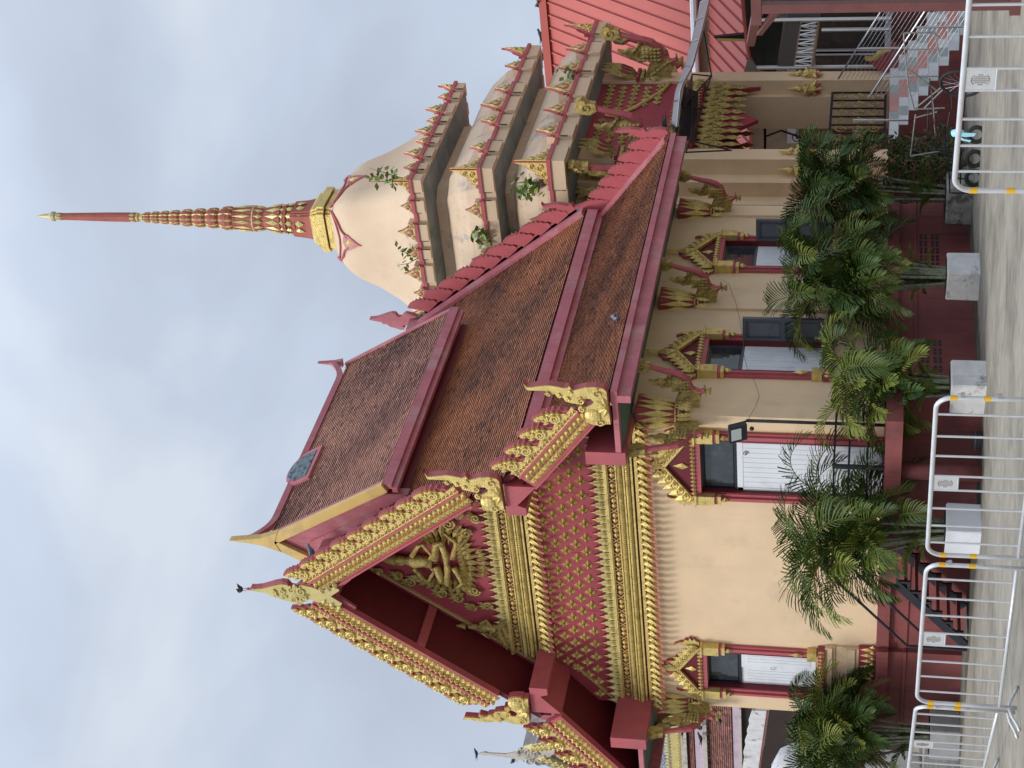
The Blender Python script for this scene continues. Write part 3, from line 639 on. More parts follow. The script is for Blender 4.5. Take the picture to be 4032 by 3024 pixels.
# naga hook finials
NAG = [(640,620),(690,665),(760,660),(880,640),(1000,625),(1130,640),(1230,660),(1290,650),(1300,615),(1350,690),(1440,670),(1540,640),(1680,630),(1800,650),(1840,690),(1850,900),(1865,1180),(1790,1180),(1760,1200),(1650,1200),(1600,1190),(1510,1160),(1500,1020),(1540,960),(1420,970),(1440,920),(1530,930),(1620,890),(1650,850),(1600,800),(1520,800),(1500,870),(1420,890),(1340,880),(1230,850),(1210,800),(1100,775),(1090,745),(960,775),(930,745),(1010,728),(940,702),(850,702),(740,702),(680,700)]
NP = [((900-y)*.00120, (1855-x)*.001) for x, y in NAG]
def naga_hook(s, p, sc=1, m0=GOLD, m1=RED, rear=False):
    g = G(); F = 1 if rear else -1
    P = [(x*s*sc, y*sc) for x, y in NP]
    g.prism(P, (0,0,0), EX, EZ, EY, -.04, .07, 1, 1)
    if not rear:
        cx_ = sum(q[0] for q in P)/len(P)
        g.prism([(x*.97+.004*s, y*.985+.006) for x, y in P], (0,-.065,0), EX, EZ, EY, 0, .03, 0, 0)
        for (x, y, r) in ((1710,720,.075),(1465,830,.06),(1470,950,.05),(1720,1140,.065),(1320,715,.035),(1160,765,.03),(1280,810,.03),(1005,745,.03)):
            g.spiral(((900-y)*.0012*s*sc,-.075,(1855-x)*.001*sc), r*sc, EX, EZ, NF, 1.4, .02*sc, 0, flip=s, k=12)
        g.ball(((900-1050)*.0012*s*sc,-.07,.24*sc), .12*sc, 10, 0, (1,.35,1))
        for i in range(5): g.petal((-.02*s,-.068,.02), (math.cos(R(20+35*i)),0,math.sin(R(20+35*i))), NF, .2, .1, .035, 0)
    return part_local(g, 'naga_finial', [m0, m1], hall, Matrix.Translation(p))
for s in (1,-1):
    naga_hook(s, (XC+s*2.32, YB-.05, 6.89), .96); naga_hook(s, (XC+s*4.02, YB-.05, 5.17), 1.0)
    naga_hook(s, (XC+s*2.42, YE+.02, 6.60), .86, PINK, RED, True); naga_hook(s, (XC+s*4.0, YE+.02, 5.2), .80, PINK, RED, True)
# chofa at both apexes
CHO = [(390,878),(430,885),(540,905),(570,935),(600,925),(650,965),(700,975),(770,1000),(820,1000),(835,970),(800,950),(850,935),(930,950),(1000,975),(1040,965),(1060,900),(1030,830),(960,800),(880,780),(850,790),(800,835),(765,830),(740,790),(690,785),(620,805),(560,828),(500,850),(430,862),(400,862)]
CP = [((892-y)*.0021, (1040-x)*.0019) for x, y in CHO]
g = G(); g.prism(CP, (0,0,0), EX, EZ, EY, -.02, .08, 1, 1); g.prism([(x*.88, y*.97+.01) for x, y in CP], (0,-.045,0), EX, EZ, EY, 0, .026, 0, 0)
for s in (1,-1):
    for x, z, r in ((.10,.50,.07),(.06,.66,.055),(.08,.34,.08),(.04,.80,.04),(.16,.42,.05)): g.spiral((x*s,-.055,z), r, EX, EZ, NF, 1.5, .022, 0, flip=s, k=12)
g.petal((0,-.045,.2), EZ, NF, .5, .13, .06); g.lathe([(.03,0),(.022,.06),(.028,.08),(.012,.12)], (0,.02,1.2), 6, 1)
g.prism([(-.22,-.26),(-.12,-.02),(0,.10),(.12,-.02),(.22,-.26),(.14,-.31),(0,-.14),(-.14,-.31)], (0,-.05,0), EX, EZ, EY, 0, .08, 0, 1)
g.prism([(-.42,-.42),(-.10,.10),(.10,.10),(.42,-.42),(.30,-.50),(0,-.16),(-.30,-.50)], (0,.035,0), EX, EZ, EY, 0, .05, 1, 1)
for s in (1,-1):
    for i in range(3): g.petal((s*(.06+.06*i),-.05,-.04-.12*i), (s*.75,0,.4), NF, .15, .1, .04)
part_local(g, 'chofa', [GOLDP, RED], hall, Matrix.Translation((XC+.02, YB-.05, MZ-.22)))
g = G(); g.prism([(x*.85, y*.85) for x, y in CP], (0,0,0), EX, EZ, EY, -.05, .05); g.obox((0,-.22,.10), EX, EZ, EY, .07, .10, .2)
part_local(g, 'chofa', [PINK], hall, Matrix.Translation((XC, YE+.03, MZ+.02)))

# ---- raised top roof
T0, T1, TZ, TH = 20.62, 25.85, 11.42, 1.27
TS = 1.72
g = G()
for s in (1,-1): slab(g, (XC+s*TH, TZ-TS*TH-.02), (XC, TZ-.02), T0+.05, T1-.03, .08, 1)
eo = Vector((XC+TH, 0, TZ-TS*TH+.02)); tp = Vector((XC,0,TZ)); e2 = (tp-eo).normalized()
tg = tiles('t', (eo.x, T0+.08, eo.z), EY, e2, T1-T0-.14, (tp-eo).length-.02, .112, .052, TILEP)
b = len(g.v); g.v += tg.v; g.f += [tuple(b+i for i in f) for f in tg.f]; g.m += tg.m; g.t += tg.t
g.build('top_roof', [TILEP, DRED], hall)
zt_ = TZ-TS*TH
g = G()
for s in (1,-1):
    a, b_ = sorted((XC+s*(TH-.03), XC+s*(TH+.06))); g.box(a, b_, T0-.02, T1+.02, zt_-.17, zt_+.0); a, b_ = sorted((XC+s*(TH-.10), XC+s*(TH+.0))); g.box(a, b_, T0-.02, T1+.02, zt_-.26, zt_-.17)
g.build('eave_fascia', PINK, hall)
g = G(); g.box(XC-TH+.20, XC+TH-.20, T0+.18, T1-.18, 8.3, zt_+.05); g.build('roof_riser', DRED, hall)
g = G(); g.prism([(-TH+.17,8.25),(TH-.17,8.25),(TH-.17,zt_+.12),(0,TZ-.2),(-TH+.17,zt_+.12)], (XC,T0+.02,0), EX, EZ, EY, 0, .16); g.prism([(-.8,zt_+.1),(.8,zt_+.1),(0,TZ-.75)], (XC,T0+.02,0), EX, EZ, EY, -.03, 0); g.build('top_gable', PINK, hall)
g = G()
for s in (1,-1):
    t = Vector((s, 0, -TS)).normalized(); n = Vector((s*TS,0,1)).normalized()
    Ln = TH*math.sqrt(1+TS*TS); c = Vector((XC,0,TZ))+t*(Ln/2+.02)
    g.obox(c-n*.02+Vector((0,T0-.03,0)), t, n, EY, Ln/2+.03, .085, .04, 0)
g.prism([(-.20,-.22),(-.075,.10),(-.035,.35),(0,.66),(.045,.35),(.085,.10),(.21,-.22),(0,-.14)], (XC,T0-.08,TZ), EX, EZ, EY, 0, .12, 0)
g.build('gable_trim', YEL, hall)
g = G()
for y in (T0+.06, T1-.07):
    for s in (1,-1):
        g.bar((XC+s*.0, y, TZ+.01), (XC+s*(TH+.03), y, TZ+.01-TS*(TH+.03)), .08, .09)
k = 26; L_ = T1-T0
def rz(y):
    u = (y-T0)/(T1-T0); e_ = 0
    for c in (0,1): 
        d = abs(u-c); e_ += max(0, .11-d)**2*26
    return TZ+.06+e_
for i in range(k*2):
    ya = T0+L_*i/(2*k); yb = T0+L_*(i+1)/(2*k); za, zb_ = rz(ya), rz(yb)
    for w_, lo, hi in ((.05,-.10,-.02),(.035,-.02,.02)):
        g.add([(XC-w_,ya,za+lo),(XC+w_,ya,za+lo),(XC+w_,yb,zb_+lo),(XC-w_,yb,zb_+lo),(XC-w_,ya,za+hi),(XC+w_,ya,za+hi),(XC+w_,yb,zb_+hi),(XC-w_,yb,zb_+hi)], [(0,3,2,1),(4,5,6,7),(0,1,5,4),(1,2,6,5),(2,3,7,6),(3,0,4,7)])
g.prism([(-.08,0),(-.03,.18),(0,.50),(.03,.18),(.08,0)], (XC,T1-.03,TZ+.1), EX, EZ, EY, -.03, .06)
g.build('ridge_cap', PINK, hall)
# cusped opening that breaks the ridge near the front end of the top roof
ya_, yb_ = A(1238, 1894, 'X', XC+.21).y, A(1298, 1764, 'X', XC+.21).y
Wd = yb_-ya_; e2 = Vector((-1,0,TS)).normalized(); nn = Vector((TS,0,1)).normalized()
o_ = Vector((XC+.23, ya_, TZ-TS*.23))
arch = [(0,0),(Wd,0),(Wd,.34),(Wd*.93,.50),(Wd*.78,.62),(Wd*.6,.67),(Wd*.42,.66),(Wd*.25,.60),(Wd*.1,.47),(0,.34)]
cxd = Wd/2; inn = [(cxd+(x-cxd)*.76, .09+y*.80) for x, y in arch]
g = G(); g.prism(arch, o_, EY, e2, nn, -.10, .06, 0, 0); g.prism(inn, o_, EY, e2, nn, .061, .075, 1)
g.build('ridge_dormer', [PINK, mat('blue_grey_cracked_plaster', (.13,.17,.19), .8, 0, .3, 6, (.04,.05,.06), (.52,.58), 9, .3, 20)], hall)
# ================================================================ TOWER (stepped cream roof, gold and red spire)
TX, TY = -18.30, 31.30
tower = thing('temple_tower', 'cream stepped tower behind the hall, with a bell-shaped roof and tall red and gold spire', 'tower', (TX, TY, 0))
def stepped(a, segs, o):
    """outline of a square of half-size a; blocks (u0,u1) along each side stand out by o"""
    pts = []
    side = [(-a, 0)]
    for k in range(4):
        c, s_ = [(1,0),(0,1),(-1,0),(0,-1)][k]; nx, ny = [(0,-1),(1,0),(0,1),(-1,0)][k]
        seq = []
        for u0, u1 in segs:
            if u0 <= -a: seq += [(u1, o), (u1, 0)]
            elif u1 >= a: seq += [(u0, 0), (u0, o)]
            else: seq += [(u0,0),(u0,o),(u1,o),(u1,0)]
        pts.append((c*(-a-o)+nx*(a+o), s_*(-a-o)+ny*(a+o)))
        for u, d in seq: pts.append((c*u+nx*(a+d), s_*u+ny*(a+d)))
    return pts
def antefix(g, c, ex, n, w, h, mi=0):
    """flame-shaped gilded leaf standing on the ledge"""
    P = [(-.52,0),(-.60,.10),(-.42,.14),(-.46,.26),(-.34,.33),(-.30,.47),(-.18,.62),(-.08,.8),(0,1),(.08,.8),(.18,.62),(.30,.47),(.34,.33),(.46,.26),(.42,.14),(.60,.10),(.52,0)]
    g.prism([(x*w, y*h) for x, y in P], c, ex, EZ, n, -.03, .02, 1, 1)
    g.prism([(x*w*.9, y*h*.95) for x, y in P], c, ex, EZ, n, .02, .035, 0, 0)
    c = Vector(c)
    g.prism([(-.16*w,.14*h),(.16*w,.14*h),(.2*w,.3*h),(0,.62*h),(-.2*w,.3*h)], c, ex, EZ, n, .034, .042, 1, 1)
    g.petal(c+n*.04+EZ*h*.14, EZ, n, h*.4, w*.2, .03, 0)
    for s in (-1,1): g.spiral(c+ex*s*w*.36+n*.04+EZ*h*.16, w*.14, ex, EZ, n, 1.3, .012, 0, flip=s, k=8, ns=4); g.petal(c+ex*s*w*.28+n*.035+EZ*h*.3, EZ-ex*s*.5, n, h*.34, w*.14, .03, 0)
def tier(z0, zt, a, segs, sin_, zin, ants, neck_a, nz0, nz1, corner_h, wallm):
    f = G(); P = stepped(a-.075, segs, .085)
    f.prism(P, (TX,TY,0), EX, EY, EZ, z0, zt-.075); fascia = f
    f = G(); P2 = stepped(a-.04, segs, .085); f.prism(P2, (TX,TY,0), EX, EY, EZ, zt-.075, zt); f.build('ledge_rim', RED, tower)
    f = G(); q = math.sqrt(1); sq = [(-1,-1),(1,-1),(1,1),(-1,1)]
    f.lathe([(sin_, zin), (a-.09, z0+.004), (a-.09, z0+.03)], (TX,TY,0), sq=sq); f.build('ledge_soffit', GREY, tower)
    cache = {}
    for k in range(4):
        for u, w_, h_ in ants:
            rot = Matrix.Rotation(k*PI/2, 4, 'Z'); m = Matrix.Translation((TX,TY,zt)) @ rot @ Matrix.Translation((u, -(a-.03), 0))
            if w_ in cache: part_copy(cache[w_], tower, m); continue
            f = G(); antefix(f, (0,0,0), EX, -EY, w_, h_); f.obox(EY*.16+EZ*h_*.22, EX, -EY, EZ, w_*.42, .12, h_*.22, 2)
            cache[w_] = part_local(f, 'antefix', [GOLDP, RED, CREAM], tower, m)
    h = corner_h; src = None
    for k in range(4):   # winged corner flames, one leaf along each side of the corner
        m = Matrix.Translation((TX,TY,zt)) @ Matrix.Rotation(k*PI/2, 4, 'Z') @ Matrix.Translation((a-.04, -(a-.04), 0))
        if src: part_copy(src, tower, m); continue
        f = G()
        for ex, n in ((-EX, -EY), (EY, EX)):
            P = [(0,0),(.78*h,0),(.80*h,.08*h),(.62*h,.12*h),(.6*h,.3*h),(.48*h,.26*h),(.44*h,.42*h),(.34*h,.40*h),(.24*h,.62*h),(.12*h,.74*h),(0,1.12*h)]
            f.prism(P, (0,0,0), ex, EZ, n, -.03, .02, 1, 1); f.prism([(x*.93, y*.95) for x, y in P], (0,0,0), ex, EZ, n, .02, .034, 0, 0)
            for u, z, r in ((.16,.2,.13),(.42,.12,.1),(.12,.48,.09),(.66,.07,.07)): f.spiral(ex*u*h+EZ*z*h+n*.04, r*h, ex, EZ, n, 1.4, .016, 0, k=10, ns=4)
        src = part_local(f, 'corner_flame', [GOLD, RED], tower, m)
    f = fascia      # with dark drips at the edges of the stepped blocks
    for k in range(4):
        ex = [EX, EY, -EX, -EY][k]; n = [-EY, EX, EY, -EX][k]
        for u in [q for sg_ in segs for q in sg_ if abs(q) < a]:
            if random.random() < .2: continue
            hgt = (zt-z0-.07)*random.uniform(.5,1); f.obox(Vector((TX,TY,zt-.07-hgt/2))+ex*u+n*(a+.004), ex, n, EZ, .008, .012, hgt/2, 1)
    f.build('ledge_fascia', [CREAM, DIRT], tower)
# t1
t1s = [(-9,-2.55),(-2.15,-1.62),(-1.20,-.72),(-.42,.42),(.72,1.20),(1.62,2.15),(2.55,9)]
tier(7.30, 7.64, 3.17, t1s, 2.15, 7.26, [(-1.88,.42,.44),(-.96,.42,.44),(0,.58,.58),(.96,.42,.44),(1.88,.42,.44)], 2.2, 0, 0, .60, CREAM)
t2s = [(-9,-2.28),(-2.1,-1.65),(-.95,-.50),(-.32,.32),(.50,.95),(1.65,2.1),(2.28,9)]
tier(8.80, 9.10, 2.80, t2s, 2.19, 8.74, [(-1.87,.34,.34),(-.73,.34,.34),(0,.48,.5),(.73,.34,.34),(1.87,.34,.34)], 2.2, 0, 0, .52, CREAM)
t3s = [(-9,-1.92),(-1.72,-1.45),(-1.22,-.72),(-.55,-.25),(-.12,.28),(.42,.70),(.85,1.30),(1.48,1.72),(1.92,9)]
t3s = [(-9,-1.92),(-1.74,-1.46),(-1.20,-.80),(-.60,-.36),(-.20,.20),(.36,.60),(.80,1.20),(1.46,1.74),(1.92,9)]
tier(10.44, 10.70, 2.20, t3s, 1.58, 10.36, [(-1.6,.24,.24),(-1.0,.36,.38),(-.48,.24,.24),(0,.36,.38),(.48,.24,.24),(1.0,.36,.38),(1.6,.24,.24)], 1.6, 0, 0, .32, CREAM)
def rsq(c=.10, bow=.0, m=1):
    d = []
    for k in range(4):
        a = PI/2*k-PI/4
        for (u, v) in ((1-c,-1),(1,-1+c)) :
            x, y = (u, v)
            for _ in range(k): x, y = -y, x
            d.append((x, y))
        for t in (-.5, 0, .5):
            x, y = 1+bow*(1-t*t*2), t
            for _ in range(k): x, y = -y, x
            d.append((x, y))
    return d
g = G(); g.lathe([(2.98,7.55),(2.96,7.72),(2.88,7.95),(2.72,8.22),(2.5,8.42),(2.28,8.53),(2.20,8.57),(2.19,8.86)], (TX,TY,0), sq=rsq(.12)); g.build('lower_roof', CREAMW, tower)
g = G(); g.lathe([(2.62,9.02),(2.60,9.18),(2.50,9.46),(2.28,9.76),(2.0,9.97),(1.72,10.09),(1.60,10.13),(1.585,10.16),(1.58,10.44)], (TX,TY,0), sq=rsq(.14)); g.build('middle_roof', CREAMW, tower)
g = G(); g.lathe([(2.0,10.62),(1.93,10.80),(1.75,10.98),(1.58,11.2),(1.42,11.45),(1.33,11.62),(1.21,11.9),(1.13,12.1),(1.07,12.3),(1.0,12.52),(.90,12.72),(.77,12.88),(.64,13.0),(.57,13.06)], (TX,TY,0), sq=rsq(.16,.015))
g.build('bell_roof', CREAM, tower, smooth=True)
# painted ribbon with a bud hanging on each face of the bell
g = G()
prof = [(1.93,10.80),(1.75,10.98),(1.58,11.2),(1.42,11.45),(1.33,11.62),(1.21,11.9),(1.13,12.1),(1.07,12.3),(1.0,12.52),(.90,12.72),(.77,12.88),(.64,13.0),(.57,13.06)]
def rad(z):
    for (r0,z0),(r1,z1) in zip(prof, prof[1:]):
        if z0 <= z <= z1: return r0+(r1-r0)*(z-z0)/(z1-z0)
    return .57 if z > 13 else 1.93
for k in range(4):
    ex = [EX, EY, -EX, -EY][k]; n = [-EY, EX, EY, -EX][k]
    def S(u, z, d=.025): return Vector((TX,TY,0))+ex*u*(rad(z))+n*(rad(z)*(1+.015)+d)+EZ*z
    for s in (-1,1):
        rib = [S(s*.97,13.03),S(s*.8,12.93),S(s*.55,12.84),S(s*.3,12.76),S(s*.12,12.62)]
        g.tube(rib, .028, 5, 0); g.tube([S(s*.97,13.0),S(s*.6,12.93),S(s*.3,12.88),S(0,12.85)], .02, 5, 0)
    o = S(0,12.62,.01); dn = (S(0,12.3,.02)-S(0,12.62,.02)).normalized(); nn = ex.cross(dn).normalized()
    if nn.dot(n) < 0: nn = -nn
    P = [(-.05,.12),(-.16,.08),(-.20,0),(-.15,-.08),(-.1,-.16),(-.03,-.26),(0,-.36),(.03,-.26),(.1,-.16),(.15,-.08),(.20,0),(.16,.08),(.05,.12)]
    g.prism(P, o+nn*.005, ex, -dn, nn, -.02, .02, 1, 0); g.petal(o+nn*.02+dn*(-.08), dn, nn, .27, .17, .05, 2)
g.build('painted_ribbon', [RED, PINK, GOLD], tower)
# gilded square mouldings under the spire
g = G(); S1_ = [(-1,-1),(1,-1),(1,1),(-1,1)]
def rsq2(c): return [(x,y) for k in range(4) for (x,y) in [[(1-c,-1),(1-c,-1+c*.5),(1-c*.5,-1+c*.5),(1-c*.5,-1+c),(1,-1+c)],[(1,1-c),(1-c*.5,1-c),(1-c*.5,1-c*.5),(1-c,1-c*.5),(1-c,1)],[(-1+c,1),(-1+c,1-c*.5),(-1+c*.5,1-c*.5),(-1+c*.5,1-c),(-1,1-c)],[(-1,-1+c),(-1+c*.5,-1+c),(-1+c*.5,-1+c*.5),(-1+c,-1+c*.5),(-1+c,-1)]][k]]
g.lathe([(.56,13.02),(.56,13.08),(.53,13.12),(.53,13.20)], (TX,TY,0), sq=rsq2(.22), mi=0)
g.lathe([(.50,13.20),(.50,13.235)], (TX,TY,0), sq=rsq2(.22), mi=1)
g.lathe([(.57,13.235),(.57,13.40),(.50,13.42),(.50,13.46),(.46,13.48),(.46,13.54),(.41,13.60),(.38,13.62)], (TX,TY,0), sq=rsq2(.22), mi=0)
g.build('gilded_base', [GOLD, MAR], tower)
# spire: red lathe with gilded petals
sp = G(); SQ = rsq2(.24)
sp.lathe([(.37,13.60),(.335,13.80),(.31,14.1)], (TX,TY,0), sq=SQ, mi=1)
def ringpet(z, r, n_, ln, wd, up, mi=0, h=.03, tilt=0.0):
    for i in range(n_):
        a = 2*PI*i/n_+.2; d = Vector((math.cos(a), math.sin(a), 0))
        sp.petal(Vector((TX,TY,z))+d*r, EZ*up+d*tilt, d, ln, wd, h, mi)
for z in (14.02, 14.24): sp.lathe([(.32,z-.02),(.345,z),(.32,z+.03)], (TX,TY,0), 16, 1)
ringpet(14.02,.325,12,.24,.16,-1,0,.04,.25); ringpet(14.06,.32,12,.14,.12,1,0,.035,.2); ringpet(14.24,.315,12,.16,.13,-1,0,.035,.15); ringpet(14.27,.30,12,.12,.11,1,0,.03,.1)
sp.lathe([(.31,14.1),(.30,14.38)], (TX,TY,0), 16, 1)
sp.lathe([(.325,14.38),(.30,14.5),(.255,14.72),(.25,14.74),(.235,14.78),(.235,14.82),(.285,14.96),(.295,15.02)], (TX,TY,0), 12, 1)
ringpet(14.36,.32,12,.38,.12,1,0,.035,-.16); ringpet(14.78,.235,12,.24,.10,1,0,.03,.22); 
sp.lathe([(.275,15.02),(.285,15.04),(.24,15.42),(.26,15.50)], (TX,TY,0), 12, 1); ringpet(15.02,.28,12,.50,.085,1,0,.035,-.06); sp.lathe([(.29,15.0),(.30,15.02),(.29,15.04)], (TX,TY,0), 12, 2)
zs = [15.50,15.86,16.18,16.50,16.80,17.06,17.30,17.52,17.70]
rr = [.27,.235,.215,.195,.17,.15,.135,.12,.1]
for i in range(8):
    z0, z1, r = zs[i], zs[i+1], rr[i]
    sp.lathe([(r*.72,z0),(r*.95,z0+(z1-z0)*.2),(r,z0+(z1-z0)*.5),(r*.92,z0+(z1-z0)*.8),(r*.66,z1)], (TX,TY,0), 12, 1)
    for j in range(10):
        a = 2*PI*j/10; d = Vector((math.cos(a), math.sin(a), 0))
        sp.petal(Vector((TX,TY,z0-.01))+d*r*.72, EZ+d*.35, d, (z1-z0)*.62, r*.42, r*.16, 0); sp.petal(Vector((TX,TY,z1+.01))+d*r*.68, -EZ+d*.35, d, (z1-z0)*.62, r*.42, r*.16, 0)
sp.lathe([(.10,17.70),(.075,17.74),(.075,17.78),(.105,17.82),(.105,17.86)], (TX,TY,0), 12, 0)
sp.lathe([(.108,17.86),(.11,17.9),(.103,18.6),(.085,19.4),(.078,19.78)], (TX,TY,0), 12, 1); ringpet(17.87,.108,8,.16,.07,1,0,.012,0); ringpet(19.8,.082,8,.14,.06,-1,0,.012,0.02)
sp.lathe([(.08,19.78),(.085,19.84),(.11,19.86),(.115,19.93),(.09,19.96),(.07,20.0),(.055,20.12),(.03,20.24),(.012,20.27),(.008,20.32)], (TX,TY,0), 12, 2)
sp.build('spire', [GOLDP, mat('spire_red_paint', (.36,.10,.07), .7, 0, .15, 5), mat('pale_finial_gold', (.52,.46,.26), .5, .3, .1, 6)], tower, fix=False)
# cream necks between tiers (seen between soffit and roof below)
# ---- body: redented pillars, lintels and lotus capitals
g = G()
def L_(k, x, y):
    for _ in range(k): x, y = -y, x
    return TX+x, TY+y
def lbox(g, k, x0, x1, y0, y1, z0, z1, mi=0):
    a = L_(k, x0, y0); b = L_(k, x1, y1)
    g.box(min(a[0],b[0]), max(a[0],b[0]), min(a[1],b[1]), max(a[1],b[1]), z0, z1, mi)
for k in range(4):
    g = G()
    # pillar south-east in this rotation: three steps
    lbox(g,k, 1.40,2.55,-1.92,-1.50, ZP,7.42)
    lbox(g,k, 1.70,2.22,-2.24,-1.918, ZP,7.42)
    lbox(g,k, 1.50,1.918,-2.56,-2.238, ZP,7.42)
    lbox(g,k, 1.402,1.702,-2.236,-1.922, ZP,7.42)
    g.build('corner_pillar', BEIGE, tower)
g = G()
for k in range(4): lbox(g,k, 2.16,2.50,-1.498,1.498, 5.10,7.41)
for k in (0,):
    pass
g.build('lintel', CRIM, tower)
g = G(); g.box(TX-2.6, TX+2.75, TY-2.62, TY+2.6, .003, ZP-.12); g.box(TX-2.7, TX+2.85, TY-2.7, TY+2.7, ZP-.12, ZP); g.build('platform', MAR, tower)
g = G(); g.box(TX-2.4, TX-2.2, TY-1.5, TY+1.5, ZP, 5.0); g.box(TX-1.5, TX+1.5, TY+2.2, TY+2.4, ZP, 3.2); g.build('inner_wall', BEIGE, tower)
# lotus capitals and petals under the soffit
for k in range(4):
    g = G()
    for nrm, pts_ in (((1,0),[(2.56,y) for y in (-1.9,-1.74,-1.58)]+[(2.23,y) for y in (-2.2,-2.06)]+[(1.925,y) for y in (-2.52,-2.38)]+[(2.56,y) for y in (1.55,1.7,1.86)]),
                      ((0,-1),[(x,-1.93) for x in (2.28,2.42)]+[(x,-2.25) for x in (1.98,2.12)]+[(x,-2.57) for x in (1.56,1.7,1.84)])):
        n = Vector((*nrm, 0)); 
        for _ in range(k): n = Vector((-n.y, n.x, 0))
        for px, py in pts_:
            x, y = L_(k, px, py); o = Vector((x, y, 6.55))
            g.petal(o, EZ+n*.35, n, .82, .17, .12, 0); g.petal(o+EZ*.05+n*.06, EZ+n*.35, n, .55, .08, .09, 1)
            g.petal(o-EZ*.25, -EZ*.9+n*.1, n, .30, .15, .07, 0); g.petal(o+EZ*-.2, EZ, n, .3, .16, .07, 0)
            t = Vector((-n.y, n.x, 0)); g.obox(o-EZ*.03+n*.05, t, n, EZ, .085, .05, .03, 1); g.obox(o-EZ*.12+n*.04, t, n, EZ, .08, .04, .03, 0)
    g.build('lotus_capital', [DGOLD, CRIM], tower)
# gilded net panels with hanging ogee edges, bead rows, and a fringe with pendants
g = G()
for k in range(4):
    n = Vector((1,0,0)); ex = Vector((0,1,0))
    for _ in range(k): n = Vector((-n.y,n.x,0)); ex = Vector((-ex.y,ex.x,0))
    c = Vector((TX,TY,0))
    for s in (-1,1):
        for i in range(7):
            for j in range(5-abs(i-3)//2 if False else 5):
                u = .22+i*.19+(.095 if j % 2 else 0); z = 7.05-j*.26
                if u > 1.45 or (u < .55 and z < 6.6-(u-.2)*1.4): continue
                o = c+n*2.515+ex*s*u+EZ*z
                for q in range(4): a = PI/2*q; g.petal(o, ex*math.cos(a)+EZ*math.sin(a), n, .10, .10, .04, 0)
        P = [c+n*2.53+ex*s*u+EZ*z for u, z in ((.0,7.0),(.06,6.7),(.3,6.45),(.7,6.2),(1.1,5.95),(1.48,5.85))]
        g.tube(P, .04, 6, 2)
    for i in range(22):
        u = -1.44+i*.137; o = c+n*2.54+ex*u
        g.petal(o+EZ*5.38, EZ+n*.4, n, .30, .12, .07, 0); g.petal(o+EZ*5.36, -EZ+n*.3, n, .28, .12, .06, 0)
    for i in range(11):
        u = -1.4+i*.28; o = c+n*2.45+ex*u; d = .32+.28*math.cos(u*2.1) if False else .3+.5*abs(u)/1.5*0
        h = 1.05+(.5 if abs(i-5) > 3 else 0)
        g.petal(o+EZ*(5.1), -EZ, n, .42, .24, .08, 0); g.petal(o+EZ*4.82, -EZ, n, .42, .20, .08, 0); g.petal(o+EZ*4.5, -EZ, n, .34, .14, .06, 0)
        g.petal(o+ex*.14+EZ*5.0, -EZ, n, .4, .2, .06, 0); g.spiral(o+EZ*4.85+n*.05, .09, ex, EZ, n, 1.4, .02, 0, k=9, ns=4); g.spiral(o+ex*.14+EZ*4.7+n*.05, .07, ex, EZ, n, 1.4, .02, 0, k=9, ns=4)
    P = [(-1.495,5.1),(1.495,5.1),(1.495,3.95),(1.36,4.3),(1.2,4.42),(1.0,4.55),(.8,4.62),(.6,4.5),(.45,4.35),(.3,4.2),(.15,4.05),(0,3.9),(-.15,4.05),(-.3,4.2),(-.45,4.35),(-.6,4.5),(-.8,4.62),(-1.0,4.55),(-1.2,4.42),(-1.36,4.3),(-1.495,3.95)]
    g.prism(P, c, ex, EZ, n, 2.34, 2.42, 1, 1)
g.build('portal_fringe', [DGOLD, CRIM, GOLD], tower)
# praying angel reliefs on the pillars
src = None
for (px, py, rz) in ((2.56,-1.71,PI/2),(2.56,1.71,PI/2),(2.40,1.495,0),(2.36,-1.925,0)):
    m = Matrix.Translation((TX+px, TY+py, 2.98)) @ Matrix.Rotation(rz, 4, 'Z')
    if src: part_copy(src, tower, m); continue
    g = G(); o = -EY*.05; n = -EY
    for i in range(5): g.petal(o-EZ*.1, EX*math.cos(R(200+35*i))+EZ*math.sin(R(200+35*i)), n, .22, .11, .06, 1 if i % 2 else 0)
    g.tube([o-EZ*.16, o+EZ*.0, o+EZ*.10], [.08,.11,.07], 8, 0); g.ball(o+EZ*.17+n*.03, .055, 8, 0); g.lathe([(.06,0),(.04,.06),(.012,.22)], o+EZ*.2, 8, 0)
    for s in (-1,1): g.tube([o+EX*s*.09+EZ*.09, o+EX*s*.13-EZ*.02+n*.05, o+n*.13+EZ*.05], .028, 6, 0)
    src = part_local(g, 'angel_relief', [GOLD, CRIM], tower, m)
